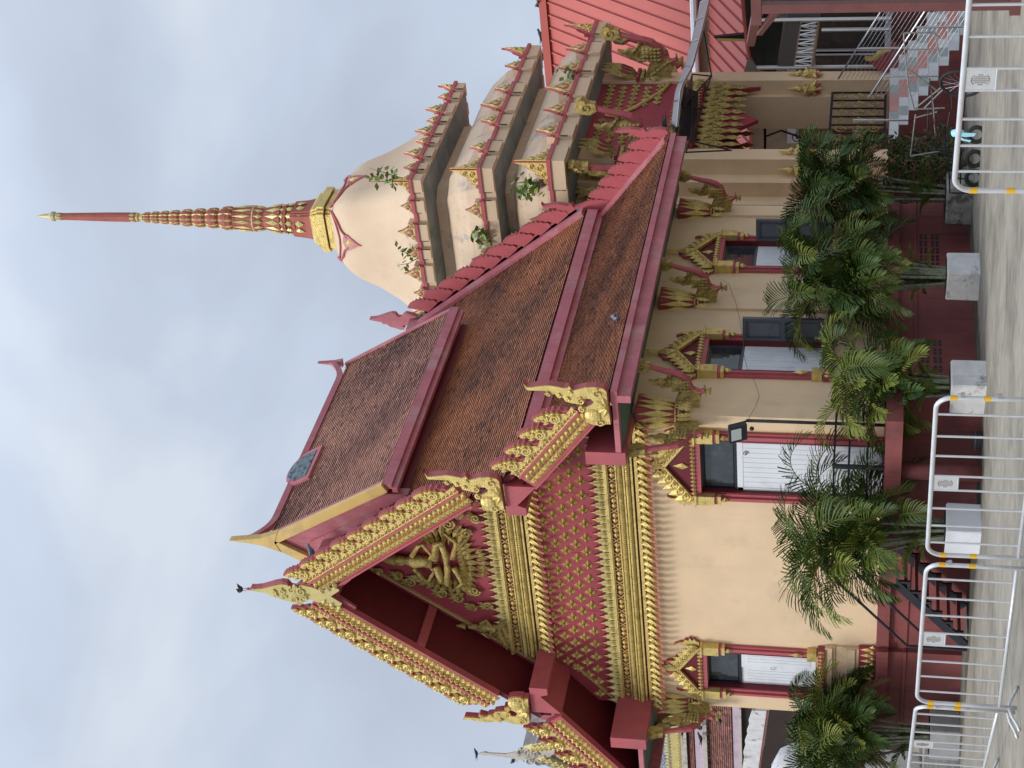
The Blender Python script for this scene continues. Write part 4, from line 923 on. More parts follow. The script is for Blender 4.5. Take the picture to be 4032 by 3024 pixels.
# ---- bird-serpent brackets (shared by hall and tower)
def bracket_mesh():
    g = G(); s = 1
    # out = +x, up = +z ; red S-shaped neck
    g.tube([(.29,0,0),(.25,0,.07),(.26,0,.16),(.33,0,.22),(.46,0,.26),(.56,0,.36),(.60,0,.48),(.62,0,.60),(.66,0,.74),(.70,0,.86)], [.035,.05,.055,.055,.055,.055,.05,.045,.04,.04], 8, 1)
    g.ball((.40,0,.40), .125, 10, 0, (1,.7,1.05))
    for i in range(5):
        for j in range(4):
            for sd in (-1,1): g.petal((.30+j*.055,sd*.07,.50-i*.055), (.2,0,-1), (0,sd,0), .07, .055, .03, 0)
    # wing and head crest curling upward
    g.prism([(.34,.50),(.46,.50),(.50,.56),(.44,.62),(.46,.70),(.42,.76),(.44,.86),(.37,.78),(.36,.70),(.31,.64),(.33,.57)], (0,0,0), EX, EZ, EY, -.04, .04, 0, 0)
    g.spiral((.40,-.045,.58), .06, EX, EZ, -EY, 1.4, .02, 0, k=10)
    g.prism([(.66,.80),(.76,.82),(.78,.92),(.84,1.0),(.80,1.08),(.70,1.10),(.62,1.02),(.60,.90)], (0,0,0), EX, EZ, EY, -.055, .055, 0, 0)
    g.spiral((.71,-.06,.94), .07, EX, EZ, -EY, 1.4, .02, 0, k=10)
    g.prism([(.0,.10),(.18,.06),(.30,.12),(.34,.28),(.22,.40),(.06,.46),(-.02,.30)], (0,0,0), EX, EZ, EY, -.05, .05, 0, 0)
    for i in range(6): g.petal((.05+i*.04,-.055,.42-i*.05), (.3,0,-1), (0,-1,0), .12, .06, .03, 0)
    g.lathe([(.05,0),(.06,.02),(.02,.07),(.012,.10)], (.27,0,-.09), 8, 0); g.petal((.27,0,-.02), (1,0,.3), EZ, .13, .1, .02, 0); g.petal((.27,0,-.02), (-1,0,.1), EZ, .1, .08, .02, 0)
    g.petal((.60,0,.56), (-.9,0,-.5), (0,-1,0), .14, .09, .07, 0); g.petal((.60,0,.56), (-.9,0,-.5), (0,1,0), .14, .09, .07, 0)
    return g
def capital_mesh():
    g = G()
    g.lathe([(.12,.34),(.13,.36),(.13,.46),(.14,.50),(.15,.60),(.20,.85),(.23,1.02),(.23,1.06)], (0,0,0), sq=rsq(.2), mi=1)
    for k in range(4):
        n = [EX,EY,-EX,-EY][k]; t = [EY,-EX,-EY,EX][k]
        for i in (-1,0,1):
            g.petal(n*.14+t*i*.09+EZ*.46, EZ+n*.17+t*i*.08, n, .60, .15, .05, 0); g.petal(n*.19+t*i*.095+EZ*.66, EZ+n*.14+t*i*.08, n, .22, .035, .03, 1)
            g.petal(n*.14+t*i*.075+EZ*.36, -EZ, n, .17, .10, .05, 0); g.petal(n*.13+t*i*.07+EZ*.26, EZ+n*.2, n, .2, .10, .05, 0)
        for z in (.40,.455): g.obox(n*.14+EZ*z, t, n, EZ, .13, .015, .012, 0)
    g.ball((0,0,.28), .11, 8, 0, (1,1,.8))
    return g
def M_(p, rz, sc=1): return Matrix.Translation(p) @ Matrix.Rotation(rz, 4, 'Z') @ Matrix.Scale(sc, 4)
brk = part_local(bracket_mesh(), 'bird_bracket', [DGOLD, RED], hall, M_((XR+.06, 20.62, 3.95), 0, .98))
cap = part_local(capital_mesh(), 'lotus_capital', [GOLD, CRIM], hall, M_((XR-.02, 20.50, 3.95), 0, .95))
for p, rz in (((XR+.05, 23.50, 3.95), 0), ((XR+.05, 26.45, 3.95), 0), ((XR-.10, YG-.05, 3.95), -PI/2), ((XL+.05, YG-.05, 3.95), -PI/2), ((XL-.02, YG+.15, 3.95), PI)):
    part_copy(brk, hall, M_(p, rz, .98))
for p in ((XR-.02, 23.50, 3.95), (XR-.02, 26.45, 3.95), (XL+.02, 20.50, 3.95)): part_copy(cap, hall, M_(p, 0, .95))
b2 = part_local(bracket_mesh(), 'naga_bracket', [DGOLD, RED], tower, M_((TX+2.55, TY-1.71, 5.7), 0, 1.45))
for k in range(4):
    for (px, py, rz) in ((2.55,-1.71,0),(2.55,1.71,0),(2.2,-2.2,-PI/4)):
        if k == 0 and (px, py) == (2.55,-1.71): continue
        x, y = L_(k, px, py); part_copy(b2, tower, M_((x, y, 5.7), rz+k*PI/2, 1.45))
# awning of ribbed sheet on light steel frames, hung from the tower's portal
aw = thing('canopy', 'curved grey sheet awning on thin steel frames, hung from the tower portal', 'awning', (-14.8, 30, 4.9))
top_ = [(2651,510),(2662,416),(2690,307),(2723,181),(2748,72),(2790,-60)]; bot_ = [(2665,500),(2680,347),(2723,268),(2766,112),(2792,0),(2815,-60)]
def interp(P, t):
    f = t*(len(P)-1); i = min(int(f), len(P)-2); u = f-i; return (P[i][0]*(1-u)+P[i+1][0]*u, P[i][1]*(1-u)+P[i+1][1]*u)
g = G(); K = 22; vs = []
for i in range(K+1):
    t = i/K; a = A(*interp(top_, t), 'X', -15.1); b = A(*interp(bot_, t), 'X', -14.35)
    m_ = (a+b)/2+Vector((.12,0,.06)); vs += [a, m_, b, b-Vector((0,0,.03)), m_-Vector((0,0,.03)), a-Vector((0,0,.03))]
fs = []
for i in range(K):
    for j in range(5): fs.append((i*6+j, i*6+j+1, (i+1)*6+j+1, (i+1)*6+j))
g.add(vs, fs); g.build('awning_sheet', mat('grey_awning_sheet', (.23,.225,.235), .5, .2, .08, 3), aw)
g = G()
for i in range(0, K+1, 3):
    g.tube([vs[i*6]+EZ*.012, vs[i*6+1]+EZ*.012, vs[i*6+2]+EZ*.012], .012, 5)
g.tube([vs[i*6] for i in range(K+1)], .014, 5); g.tube([vs[i*6+2] for i in range(K+1)], .014, 5); g.build('rib', STEEL, aw)
g = G()
fr_ = [A(2735,290,'X',-15.6), A(2735,395,'X',-15.3), A(2700,560,'X',-14.9), A(2655,520,'X',-14.9)]
q = [A(x,y,'X',X) for x,y,X in ((2725,292,-15.5),(2800,300,-15.7),(2790,300,-15.65),(2720,535,-14.9),(2700,600,-14.9),(2690,420,-15.0),(2765,430,-15.2),(2660,540,-14.9),(2880,592,-15.4))]
for a, b in ((0,1),(1,4),(0,3),(3,4),(5,6),(5,7),(0,5),(6,4),(5,1),(7,8),(4,8)): g.tube([q[a], q[b]], .016, 5)
g.tube([A(2650,560,'X',-14.9), A(2700,330,'X',-15.3)], .016, 5); g.tube([A(2770,120,'X',-14.9), A(2803,305,'X',-15.6)], .016, 5)
g.build('steel_frame', BLACK, aw)
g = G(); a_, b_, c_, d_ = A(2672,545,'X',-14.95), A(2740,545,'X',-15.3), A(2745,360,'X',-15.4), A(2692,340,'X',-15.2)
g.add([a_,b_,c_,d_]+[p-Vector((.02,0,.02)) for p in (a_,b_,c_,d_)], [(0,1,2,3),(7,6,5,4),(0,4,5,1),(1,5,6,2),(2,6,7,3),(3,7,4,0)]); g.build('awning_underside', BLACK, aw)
# small plants rooted in the cracks of the tower
rv = random.Random(5)
def vine(label, p, stems, up=.5):
    o = thing('crack_plant', label, 'plant', p, 'plants rooted in the tower ledges')
    st = G(); lf = G(); p = Vector(p)
    for i in range(stems):
        d = Vector((rv.uniform(-.25,.25), rv.uniform(-.25,.25)-.05, up*rv.uniform(.6,1.1))); a = p; pts = [a]
        for k in range(4): a = a+d*.25+Vector((rv.uniform(-.04,.04), rv.uniform(-.04,.04), rv.uniform(-.03,.03))); pts.append(a)
        st.tube(pts, [.012,.01,.008,.006,.004], 5)
        for k in range(9):
            q = pts[rv.randint(2,4)]+Vector((rv.uniform(-.12,.12), rv.uniform(-.12,.12), rv.uniform(-.12,.1)))
            a1 = rv.uniform(0, 6.28); dd = Vector((math.cos(a1), math.sin(a1), rv.uniform(-1.2,.1))).normalized(); nn = dd.cross(Vector((rv.random(), rv.random(), 1))).normalized().cross(dd)
            b = len(lf.v); lf.petal(q, dd, nn, rv.uniform(.11,.18), rv.uniform(.09,.14), .012)
            tt = rv.random(); lf.t[-7:] = [max(.02,tt)]*7
    st.build('twig', TWIG, o); lf.build('foliage', LEAFV, o)
a_ = 2.15
vine('small leafy seedling with a dense tuft, on the top ledge beside the tallest antefix', (TX+.35, TY-a_+.05, 10.72), 3, .42)
vine('tall thin seedling growing from the corner of the top ledge', (TX+a_-.05, TY-a_+.15, 10.72), 4, .95)
vine('bushy creeper with big leaves on the lowest ledge above the hall roof', (TX+2.6, TY-3.0, 7.68), 7, .7)
vine('creeper on the middle ledge just above the rose flame tips', (TX+1.25, TY-2.8, 8.95), 5, .45)
vine('tiny sprig on the lowest ledge of the shaded side', (TX+3.1, TY+.55, 7.66), 2, .3)
# ================================================================ RED-ROOFED HALL BEHIND, RIGHT
bh = thing('red_roofed_hall', 'large hall with a two-step salmon ribbed metal roof behind the tower', 'hall', (-16, 42, 0))
def sheet(g, x0, x1, yb, zb, yt, zt, th=.06, mi=0):
    g.add([(x0,yb,zb),(x1,yb,zb),(x1,yt,zt),(x0,yt,zt),(x0,yb,zb-th),(x1,yb,zb-th),(x1,yt,zt-th),(x0,yt,zt-th)], [(0,1,2,3),(7,6,5,4),(0,4,5,1),(1,5,6,2),(2,6,7,3),(3,7,4,0)], mi)
def ribs(g, x0, x1, yb, zb, yt, zt, step=.36, mi=0):
    x = x0
    d = Vector((0, yt-yb, zt-zb)).normalized(); n = Vector((0,-d.z,d.y))
    while x < x1:
        g.bar((x,yb,zb+.01), (x,yt,zt+.01), .05, .07, mi, n); g.bar((x+.04,yb,zb+.003), (x+.04,yt,zt+.003), .035, .012, 1, n); x += step
rdg = A(2147,0,'Y',42.2); gz = A(2718,0,'Y',38.6)
g = G(); sheet(g, -27, -6, 38.6, gz.z, 42.2, rdg.z); ribs(g, -26.9, -6, 38.6, gz.z, 42.2, rdg.z); sheet(g, -27, -6, 45.8, gz.z, 42.2, rdg.z)
g.box(-27, -6, 42.05, 42.35, rdg.z-.04, rdg.z+.16); g.build('upper_roof', [REDM, mat('dark_salmon_seam', (.22,.05,.05), .6)], bh)
le = A(2942,60,'Y',36.2); lt = A(2790,10,'Y',38.5)
g = G(); sheet(g, -27, -6, 36.2, le.z, 38.5, lt.z); ribs(g, -26.9, -6, 36.2, le.z, 38.5, lt.z); g.build('lower_roof', [REDM, bpy.data.materials['dark_salmon_seam']], bh)
g = G(); g.tube([(-27,38.55,gz.z-.08),(-6,38.55,gz.z-.08)], .09, 8); g.build('gutter', WHITE, bh)
g = G(); g.box(-27,-6,38.7,38.9,lt.z-.3,gz.z-.02); g.build('clerestory_wall', mat('tan_wall_paint', (.30,.20,.13), .8, 0, .1), bh)
g = G(); g.box(-27,-6,38.6,45.5,0,lt.z-.2); g.build('wall', mat('pale_wall_paint', (.46,.42,.33), .8, 0, .1), bh)
g = G(); g.box(-27,-6,36,39,0,ZP-.05); g.build('floor_slab', MAR, bh)
# glazed doors
g = G(); f = G()
for x in (-20.1,-18.9,-17.7,-16.5,-15.3):
    g.box(x+.04, x+1.14, 38.5, 38.53, ZP+.1, 3.6); 
    for a in (x-.05, x+1.1): f.box(a, a+.10, 38.44, 38.56, ZP-.04, 3.72)
    f.box(x+.05, x+1.1, 38.44, 38.56, 3.5, 3.72); f.box(x+.05, x+1.1, 38.45, 38.55, ZP-.04, ZP+.1)
f.box(-20.2,-14.1,38.43,38.57,3.05,3.15)
g.build('door_glass', GLASS, bh); f.build('door_frame', WHITE, bh)
# vaulted canopy in front of the lower roof: rounded edge at its left end, dark underside
cur = [(2915,-60),(2924,0),(2933,95),(2945,198),(2952,227),(2971,260),(2995,284),(3046,300)]
pc = [A(x,y,'Y',34.6) for x,y in cur]
pc = [Vector((-10, 34.6, pc[0].z+.02))]+pc
g = G(); vs = []; 
for p in pc: vs += [p, Vector((p.x,37.6,p.z)), Vector((p.x+.02,37.6,p.z-.05)), p+Vector((.02,0,-.05))]
fs = []
for i in range(len(pc)-1):
    for j in range(4): fs.append((i*4+j, i*4+(j+1)%4, (i+1)*4+(j+1)%4, (i+1)*4+j))
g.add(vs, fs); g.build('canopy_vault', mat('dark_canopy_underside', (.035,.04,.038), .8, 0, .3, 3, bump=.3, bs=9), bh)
g = G(); g.tube(pc, .045, 6); g.build('canopy_edge', REDM, bh)
g = G()
for i in range(6):
    a = A(2952+6*i, 300, 'Y', 34.5); 
pts = [A(2925,300,'Y',34.4), A(2945,225,'Y',34.4), A(3000,284,'Y',34.4), A(2995,300,'Y',34.4)]
g.add([*pts, *[p+Vector((0,.04,0)) for p in pts]], [(0,1,2,3),(7,6,5,4),(0,4,5,1),(1,5,6,2),(2,6,7,3),(3,7,4,0)]); g.build('canopy_cheek', bpy.data.materials['grey_awning_sheet'], bh)
# lamp on the lower roof edge
g = G(); c = [A(2810,147,'Y',36.1), A(2935,135,'Y',36.1), A(2937,155,'Y',36.1), A(2815,151,'Y',36.1)]
g = G(); g.add([c[0],c[1],c[2],c[3],*[p+Vector((0,.12,0)) for p in c]], [(0,1,2,3),(7,6,5,4),(0,4,5,1),(1,5,6,2),(2,6,7,3),(3,7,4,0)]); sg = g
sgn = thing('wall_sign', 'narrow dark sign standing edge-on with a yellow edge at the canopy', 'sign', A(2935,145,'Y',36.1))
g.build('sign_board', BLACK, sgn)
g = G(); a, b_ = A(2825,156,'Y',36.08), A(2935,158,'Y',36.08); g.bar(a, b_, .05, .03); g.build('sign_edge', YEL, sgn)
# grey valance boards with a stainless lattice below, on stainless posts
va = thing('lattice_screen', 'grey valance board over a stainless lattice on slim posts, in front of the glass doors', 'screen', A(3130,160,'Y',34.0))
g = G(); c = [A(3095,85,'Y',34.0), A(3155,85,'Y',34.0), A(3128,258,'Y',34.0), A(3060,258,'Y',34.0)]
g.add([*c, *[p+Vector((0,.03,0)) for p in c]], [(0,1,2,3),(7,6,5,4),(0,4,5,1),(1,5,6,2),(2,6,7,3),(3,7,4,0)])
c = [A(3100,0,'Y',34.3), A(3235,0,'Y',34.3), A(3230,75,'Y',34.3), A(3100,75,'Y',34.3)]
g.add([*c, *[p+Vector((0,.03,0)) for p in c]], [(0,1,2,3),(7,6,5,4),(0,4,5,1),(1,5,6,2),(2,6,7,3),(3,7,4,0)])
g.build('valance', mat('grey_valance_board', (.11,.105,.105), .7, 0, .1), va)
g = G(); n_ = 10
P0, P1 = A(3155,85,'Y',34.0), A(3128,258,'Y',34.0); Q0, Q1 = A(3224,85,'Y',34.0), A(3200,258,'Y',34.0)
g.tube([Q0,Q1], .035, 6); g.tube([P0,P1], .02, 6)
for i in range(n_+1):
    t = i/n_; g.tube([P0.lerp(P1,t), Q0.lerp(Q1,t)], .02, 6)
    if i < n_: g.tube([P0.lerp(P1,t), Q0.lerp(Q1,t+.1)] if i % 2 else [Q0.lerp(Q1,t), P0.lerp(P1,t+.1)], .018, 6)
g.build('lattice', STEEL, va)
for y_ in (80, 118, 266):
    t_ = A(2980 if y_ != 118 else 3235, y_, 'Y', 34.0); g = G(); g.tube([t_, (t_.x, 34.0, ZP)], .045, 8); g.build('post', STEEL, va)
# wrought-iron gate seen through the tower
ig = thing('iron_gate', 'dark wrought iron gate with scrolls seen between the tower pillars', 'gate', (TX+1.9, TY+.4, ZP))
g = G(); gx = TX+2.3
y0_, y1_ = TY-1.45, TY+1.45
for z in (ZP+.05, 2.45): g.box(gx-.02, gx+.02, y0_, y1_, z, z+.05)
for i in range(9):
    y = y0_+i*(y1_-y0_)/8; g.box(gx-.015, gx+.015, y-.015, y+.015, ZP+.05, 2.45)
g.build('gate_frame', BLACK, ig)
g = G()
for i in range(8):
    y = y0_+(i+.5)*(y1_-y0_)/8
    for z, s in ((1.6,1),(1.95,-1),(2.25,1)): g.spiral((gx,y,z), .14, EY, EZ, EX, 1.6, .012, 0, flip=s, k=14, ns=4)
g.build('gate_scroll', DGOLD, ig)
ib = thing('iron_canopy', 'arched wrought iron bars under a translucent roof inside the tower', 'canopy', (TX, TY, 3.4))
g = G()
for i in range(6):
    x0 = TX-1.2+i*.45
    g.tube([(x0, TY+1.9, 3.9),(x0+.25, TY+1.7, 3.55),(x0+.35, TY+1.2, 3.1),(x0+.3, TY+.8, 2.7)], .022, 6); g.spiral((x0+.15,TY+1.55,3.2), .12, EX, EZ, EY, 1.5, .012, 0, k=12, ns=4)
g.tube([(TX-1.4,TY+1.9,3.9),(TX+1.6,TY+1.9,3.9)], .03, 6); g.build('bars', BLACK, ib)
# ================================================================ NEIGHBOURING TEMPLE, LEFT
YT = 36.0
lt_ = thing('white_gabled_temple', 'older white and gold temple with red tiled eaves at the left edge', 'temple', (-42, YT, 0))
def P2(x, y, Y=YT): return A(x, y, 'Y', Y)
def band(name, xa, xb, m, Y=YT, th=.3, slope=0, yl=3120, yr=2700, extra=None):
    """horizontal run along X between two photo heights, leaning back by slope"""
    a, b = P2(xa, 2950, Y), P2(xb, 2950, Y+0); z1, z0 = a.z, b.z
    g = G(); x0, x1 = -46.0, -33.2
    g.add([(x0,Y,z0),(x1,Y,z0),(x1,Y+slope,z1),(x0,Y+slope,z1),(x0,Y+th+slope,z0),(x1,Y+th+slope,z0),(x1,Y+th+slope,z1),(x0,Y+th+slope,z1)], [(0,1,2,3),(7,6,5,4),(0,4,5,1),(1,5,6,2),(2,6,7,3),(3,7,4,0)])
    return g, z0, z1
PUR = mat('lavender_paint', (.50,.40,.47), .7, 0, .1, 2, (.3,.26,.28), (.5,.75), 3)
OLDW = mat('aged_white_mortar', (.50,.46,.41), .8, 0, .2, 3, (.2,.18,.15), (.5,.65), 3, .4, 9)
GLIT = mat('mirror_mosaic', (.55,.58,.62), .15, .6, .5, 30, (.15,.15,.2), (.45,.55), 26, .8, 30)
for nm, xa, xb, m, Y, sl in (('mosaic_frieze',2560,2650,GLIT,YT+.1,0),('leaf_moulding',2640,2682,GOLDP,YT-.05,0),('cornice',2682,2704,OLDW,YT-.2,0),('tile_course',2700,2738,None,YT-.3,.4),('fascia',2738,2772,PUR,YT-.35,0),('gutter',2768,2784,OLDW,YT-.42,0),('tile_course',2780,2888,None,YT-.9,.7),('fascia',2888,2916,PUR,YT-.92,0),('gutter',2914,2921,OLDW,YT-.95,0)):
    g, z0, z1 = band(nm, xa, xb, m, Y, .3, sl)
    if m is None:
        L0 = math.hypot(z1-z0, sl); e2 = Vector((0,sl,z1-z0)).normalized(); tg = tiles('t', (-41.5,Y-.02,z0+.02), EX, e2, 8.3, L0, .17, .09, TILE)
        b = len(g.v); g.v += tg.v; g.f += [tuple(b+i for i in f) for f in tg.f]; g.m += tg.m; g.t += tg.t; m = mat('old_red_tile', (.10,.035,.03), .8, 0, .3, 6, (.33,.14,.10), attr='tint')
    if nm == 'leaf_moulding':
        for i in range(60): g.petal((-41.5+i*.14, Y-.02, z1-.02), EZ, NF, .22, .12, .05); g.spiral((-41.43+i*.14, Y-.03, z0+.05), .06, EX, EZ, NF, 1.2, .02, 0, k=7, ns=4)
    g.build(nm, m, lt_)
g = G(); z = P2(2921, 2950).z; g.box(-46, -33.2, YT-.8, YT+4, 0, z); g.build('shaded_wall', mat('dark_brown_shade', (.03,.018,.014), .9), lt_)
# gable, rake and finial
g = G(); s = [(2158,2820),(2135,2877),(2104,2934),(2075,2950),(2053,2962),(2060,3000),(2100,2990),(2150,2985),(2240,2960),(2420,2900),(2420,2780),(2240,2790)]
pts = [P2(x,y,YT+1) for x,y in s]
g.prism([(p.x, p.z) for p in pts], (0,YT+1,0), EX, EZ, EY, 0, 2.2); g.build('concave_roof', mat('grey_cement_roof', (.20,.19,.18), .85, 0, .25, 3, (.35,.34,.33), (.55,.7), 2), lt_)
g = G(); pts = [P2(x,y,YT+.6) for x,y in ((2170,2990),(2200,2950),(2500,2850),(2560,3060),(2240,3060))]; g.prism([(p.x,p.z) for p in pts], (0,YT+.6,0), EX, EZ, EY, 0, .3); g.build('gable_panel', mat('purple_rose_paint', (.24,.10,.14), .7), lt_)
g = G(); pts = [P2(x,y,YT+.3) for x,y in ((1890,2966),(1910,2962),(1925,2966),(1990,2970),(2040,2960),(2055,2945),(2065,2965),(2090,2960),(2120,2965),(2150,2950),(2170,2975),(2160,3010),(2120,3010),(2080,3000),(2060,2995),(2045,2992),(1990,2982),(1925,2974),(1908,2976),(1890,2972))]
g.prism([(p.x,p.z) for p in pts], (0,YT+.3,0), EX, EZ, EY, 0, .05)
rb = random.Random(2)
for i in range(16):
    p = P2(2050+rb.random()*100, 2958+rb.random()*45, YT+.28); g.spiral(p, .16, EX, EZ, NF, 1.4, .04, 0, k=10, ns=4)
g.build('chofa', OLDW, lt_)
g = G()
for (xa,ya,xb,yb) in ((2120,2945,2240,2930),(2160,2985,2330,3060)):
    for i in range(8):
        t = i/7; p = P2(xa+(xb-xa)*t, ya+(yb-ya)*t, YT+.3); g.petal(p-EZ*.1, EZ, NF, .62, .36, .12); g.spiral(p+Vector((0,-.08,.1)), .14, EX, EZ, NF, 1.4, .035, 0, k=9, ns=4)
g.build('leaf_ornament', GOLDP, lt_)
g = G(); g.bar(P2(2140,2960,YT+.4), P2(2270,2900,YT+.4), .28, .3); g.bar(P2(2160,2990,YT+.4), P2(2330,3080,YT+.4), .28, .3); g.build('bargeboard', OLDW, lt_)
# white stepped awning of the neighbour
wa = thing('stepped_awning', 'white stepped-edge awning over a dark opening, left of the hall', 'awning', P2(2990,2850,32))
g = G(); pts = [A(x,y,'Y',32) for x,y in ((2962,2800),(2948,2840),(2951,2855),(2941,2880),(2944,2893),(2933,2920),(2936,2935),(2927,2965),(2930,2980),(2922,3040),(2985,3040),(3010,2930),(3028,2800))]
g.prism([(p.x,p.z) for p in pts], (0,32,0), EX, EZ, EY, 0, .08); g.build('awning_sheet', WHITED, wa)
g = G(); g.bar(A(3022,2800,'Y',31.95), A(2988,3040,'Y',31.95), .05, .05); g.build('awning_edge', MAR, wa)
tn = thing('water_tank', 'white rounded tank in the shade at the left edge', 'tank', (-30.5, 29, 0))
c = A(3030,3040,'Y',29); g = G(); g.lathe([(.02,0),(.9,.0),(.95,.1),(.95,c.z-.5),(.8,c.z-.2),(.4,c.z),(.02,c.z+.02)], (c.x-.95,29.6,0), 20); g.build('tank_shell', WHITED, tn, smooth=True)
# ================================================================ GROUND
CONC = mat('worn_concrete', (.285,.255,.205), .88, 0, .2, 3.2, (.155,.138,.108), (.46,.66), .55, .6, 9)
g = G(); g.box(-400, 400, -60, 600, -.5, 0); structure(g.build('ground', CONC))
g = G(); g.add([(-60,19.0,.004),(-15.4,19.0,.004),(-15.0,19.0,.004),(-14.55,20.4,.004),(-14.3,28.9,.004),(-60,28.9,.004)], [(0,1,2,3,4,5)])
structure(g.build('wall_foot_strip', mat('dark_concrete', (.10,.095,.075), .8, 0, .25, 2, (.20,.185,.15), (.5,.65), 1.2, .2, 9)))  # strip of darker concrete round the foot of the walls
rg = random.Random(11)
# ---- planters
def planter(name_label, p, w, d, h, rz, m, extra=None):
    o = thing('planter_box', name_label, 'planter', (0,0,0), 'square concrete planters along the hall')
    g = G(); g.bev(-w/2, w/2, -d/2, d/2, 0, h-.0, .014)
    for v in range(len(g.v)):
        x, y, z = g.v[v]; g.v[v] = (x+rg.uniform(-.006,.006), y+rg.uniform(-.006,.006), z+(rg.uniform(-.008,.004) if z > .1 else 0))
    g.build('planter_wall', m, o)
    g = G(); g.box(-w/2+.05, w/2-.05, -d/2+.05, d/2-.05, h-.0, h+.015); g.build('soil', SOIL, o)
    o.location = p; o.rotation_euler = (0,0,rz); return o
PA = (-14.12, 22.83, 0); PB = (-14.22, 20.13, 0); PC = (-15.99, 18.93, 0); PD = (-20.76, 19.66, 0)
def ctr_of(q0, q1, q2):   # right-back, right-front (near corner), left-front ground corners -> centre, sizes, rotation
    a, b, c = Vector(q0), Vector(q1), Vector(q2); u = (b-c); v = (a-b)
    return (a+c)/2, u.length, v.length, math.atan2(u.y, u.x)
PL = []
for lab, qs, h, m in (('dirty white planter box under the palm between the two shuttered side windows', ((-13.792,22.746),(-13.929,22.497),(-14.46,22.571)), .475, WHITED),
                      ('white planter box with chipped corner between the right side window and the door', ((-13.87,20.021),(-14.032,19.743),(-14.596,19.865)), .47, WHITED),
                      ('clean two-tone planter box in front of the door landing', ((-15.65,19.10),(-15.699,18.594),(-16.278,18.727)), .47, WHITE),
                      ('grey-sided planter box at the left end below the gable window', ((-20.3,19.75),(-20.717,19.365),(-21.096,19.265)), .46, GREYD)):
    if 'left end' in lab: qs = ((-20.44,19.85),(-20.55,19.37),(-21.15,19.33))
    q = [Vector((*p, 0)) for p in qs]; c, w_, d_, rz = ctr_of(*q); PL.append(c); planter(lab, c, w_, max(d_, .5), h, rz, m)
o = thing('concrete_block', 'weathered grey concrete planter block behind the cart, left of the stairs', 'planter')
g = G(); g.bev(-.40,.30,-.32,.30,0,.42,.03); g.build('block_wall', mat('weathered_block', (.33,.32,.29), .9, 0, .3, 3, (.12,.11,.09), (.5,.6), 4, .4, 12), o); g = G(); g.box(-.33,.23,-.25,.23,.42,.435); g.build('soil', SOIL, o)
o.location = (-14.35, 25.55, 0); o.rotation_euler = (0,0,.05)
# ---- areca palms
def frond(g, p, az, el, ln, droop, rnd, tint0, w=1.0):
    pts = [Vector(p)]; d = Vector((math.cos(az)*math.cos(el), math.sin(az)*math.cos(el), math.sin(el))); n = 14; dirs = [d.copy()]
    for i in range(n):
        d = (d+Vector((0,0,-droop*(.35+1.1*i/n)/n*1.6))).normalized(); pts.append(pts[-1]+d*ln/n); dirs.append(d.copy())
    g.tube(pts, [.012*(1-.75*i/n) for i in range(n+1)], 4); g.t[-(n*4+2):] = [min(.98,tint0+.35)]*(n*4+2)
    m = 22; vee = rnd.uniform(.25,.6)
    for i in range(m):
        t = .15+.85*i/m; f = t*n; k = min(int(f), n-1); u = f-k
        o = pts[k].lerp(pts[k+1], u); d = dirs[k].lerp(dirs[k+1], u).normalized()
        side = d.cross(Vector((0,0,1))); side = side.normalized() if side.length > .05 else Vector((1,0,0)); upv = side.cross(d).normalized()
        L_l = ln*.36*math.sin(PI*(.16+.80*t))**.7*w*rnd.uniform(.85,1.1)
        for s in (-1,1):
            dd = (side*s*(1-.45*t)+d*(.45+.65*t)+upv*(vee+rnd.uniform(-.15,.15))).normalized(); wd = .024*rnd.uniform(.8,1.15)
            x = (d-dd*d.dot(dd)).normalized()*wd*.5
            c1 = o+dd*L_l*.45; c2 = c1+(dd+Vector((0,0,-.22))).normalized()*L_l*.35; c3 = c2+(dd+Vector((0,0,-.7-rnd.random()*.5))).normalized()*L_l*.2
            b = len(g.v); g.v += [tuple(o-x*.4), tuple(o+x*.4), tuple(c1+x), tuple(c1-x), tuple(c2+x*.75), tuple(c2-x*.75), tuple(c3)]
            g.f += [(b,b+1,b+2,b+3),(b+3,b+2,b+4,b+5),(b+5,b+4,b+6)]; tt = min(1.0 if tint0 > 1 else .86, max(.03, tint0+rnd.uniform(-.1,.1))); g.m += [0,0,0]; g.t += [tt,tt,tt]
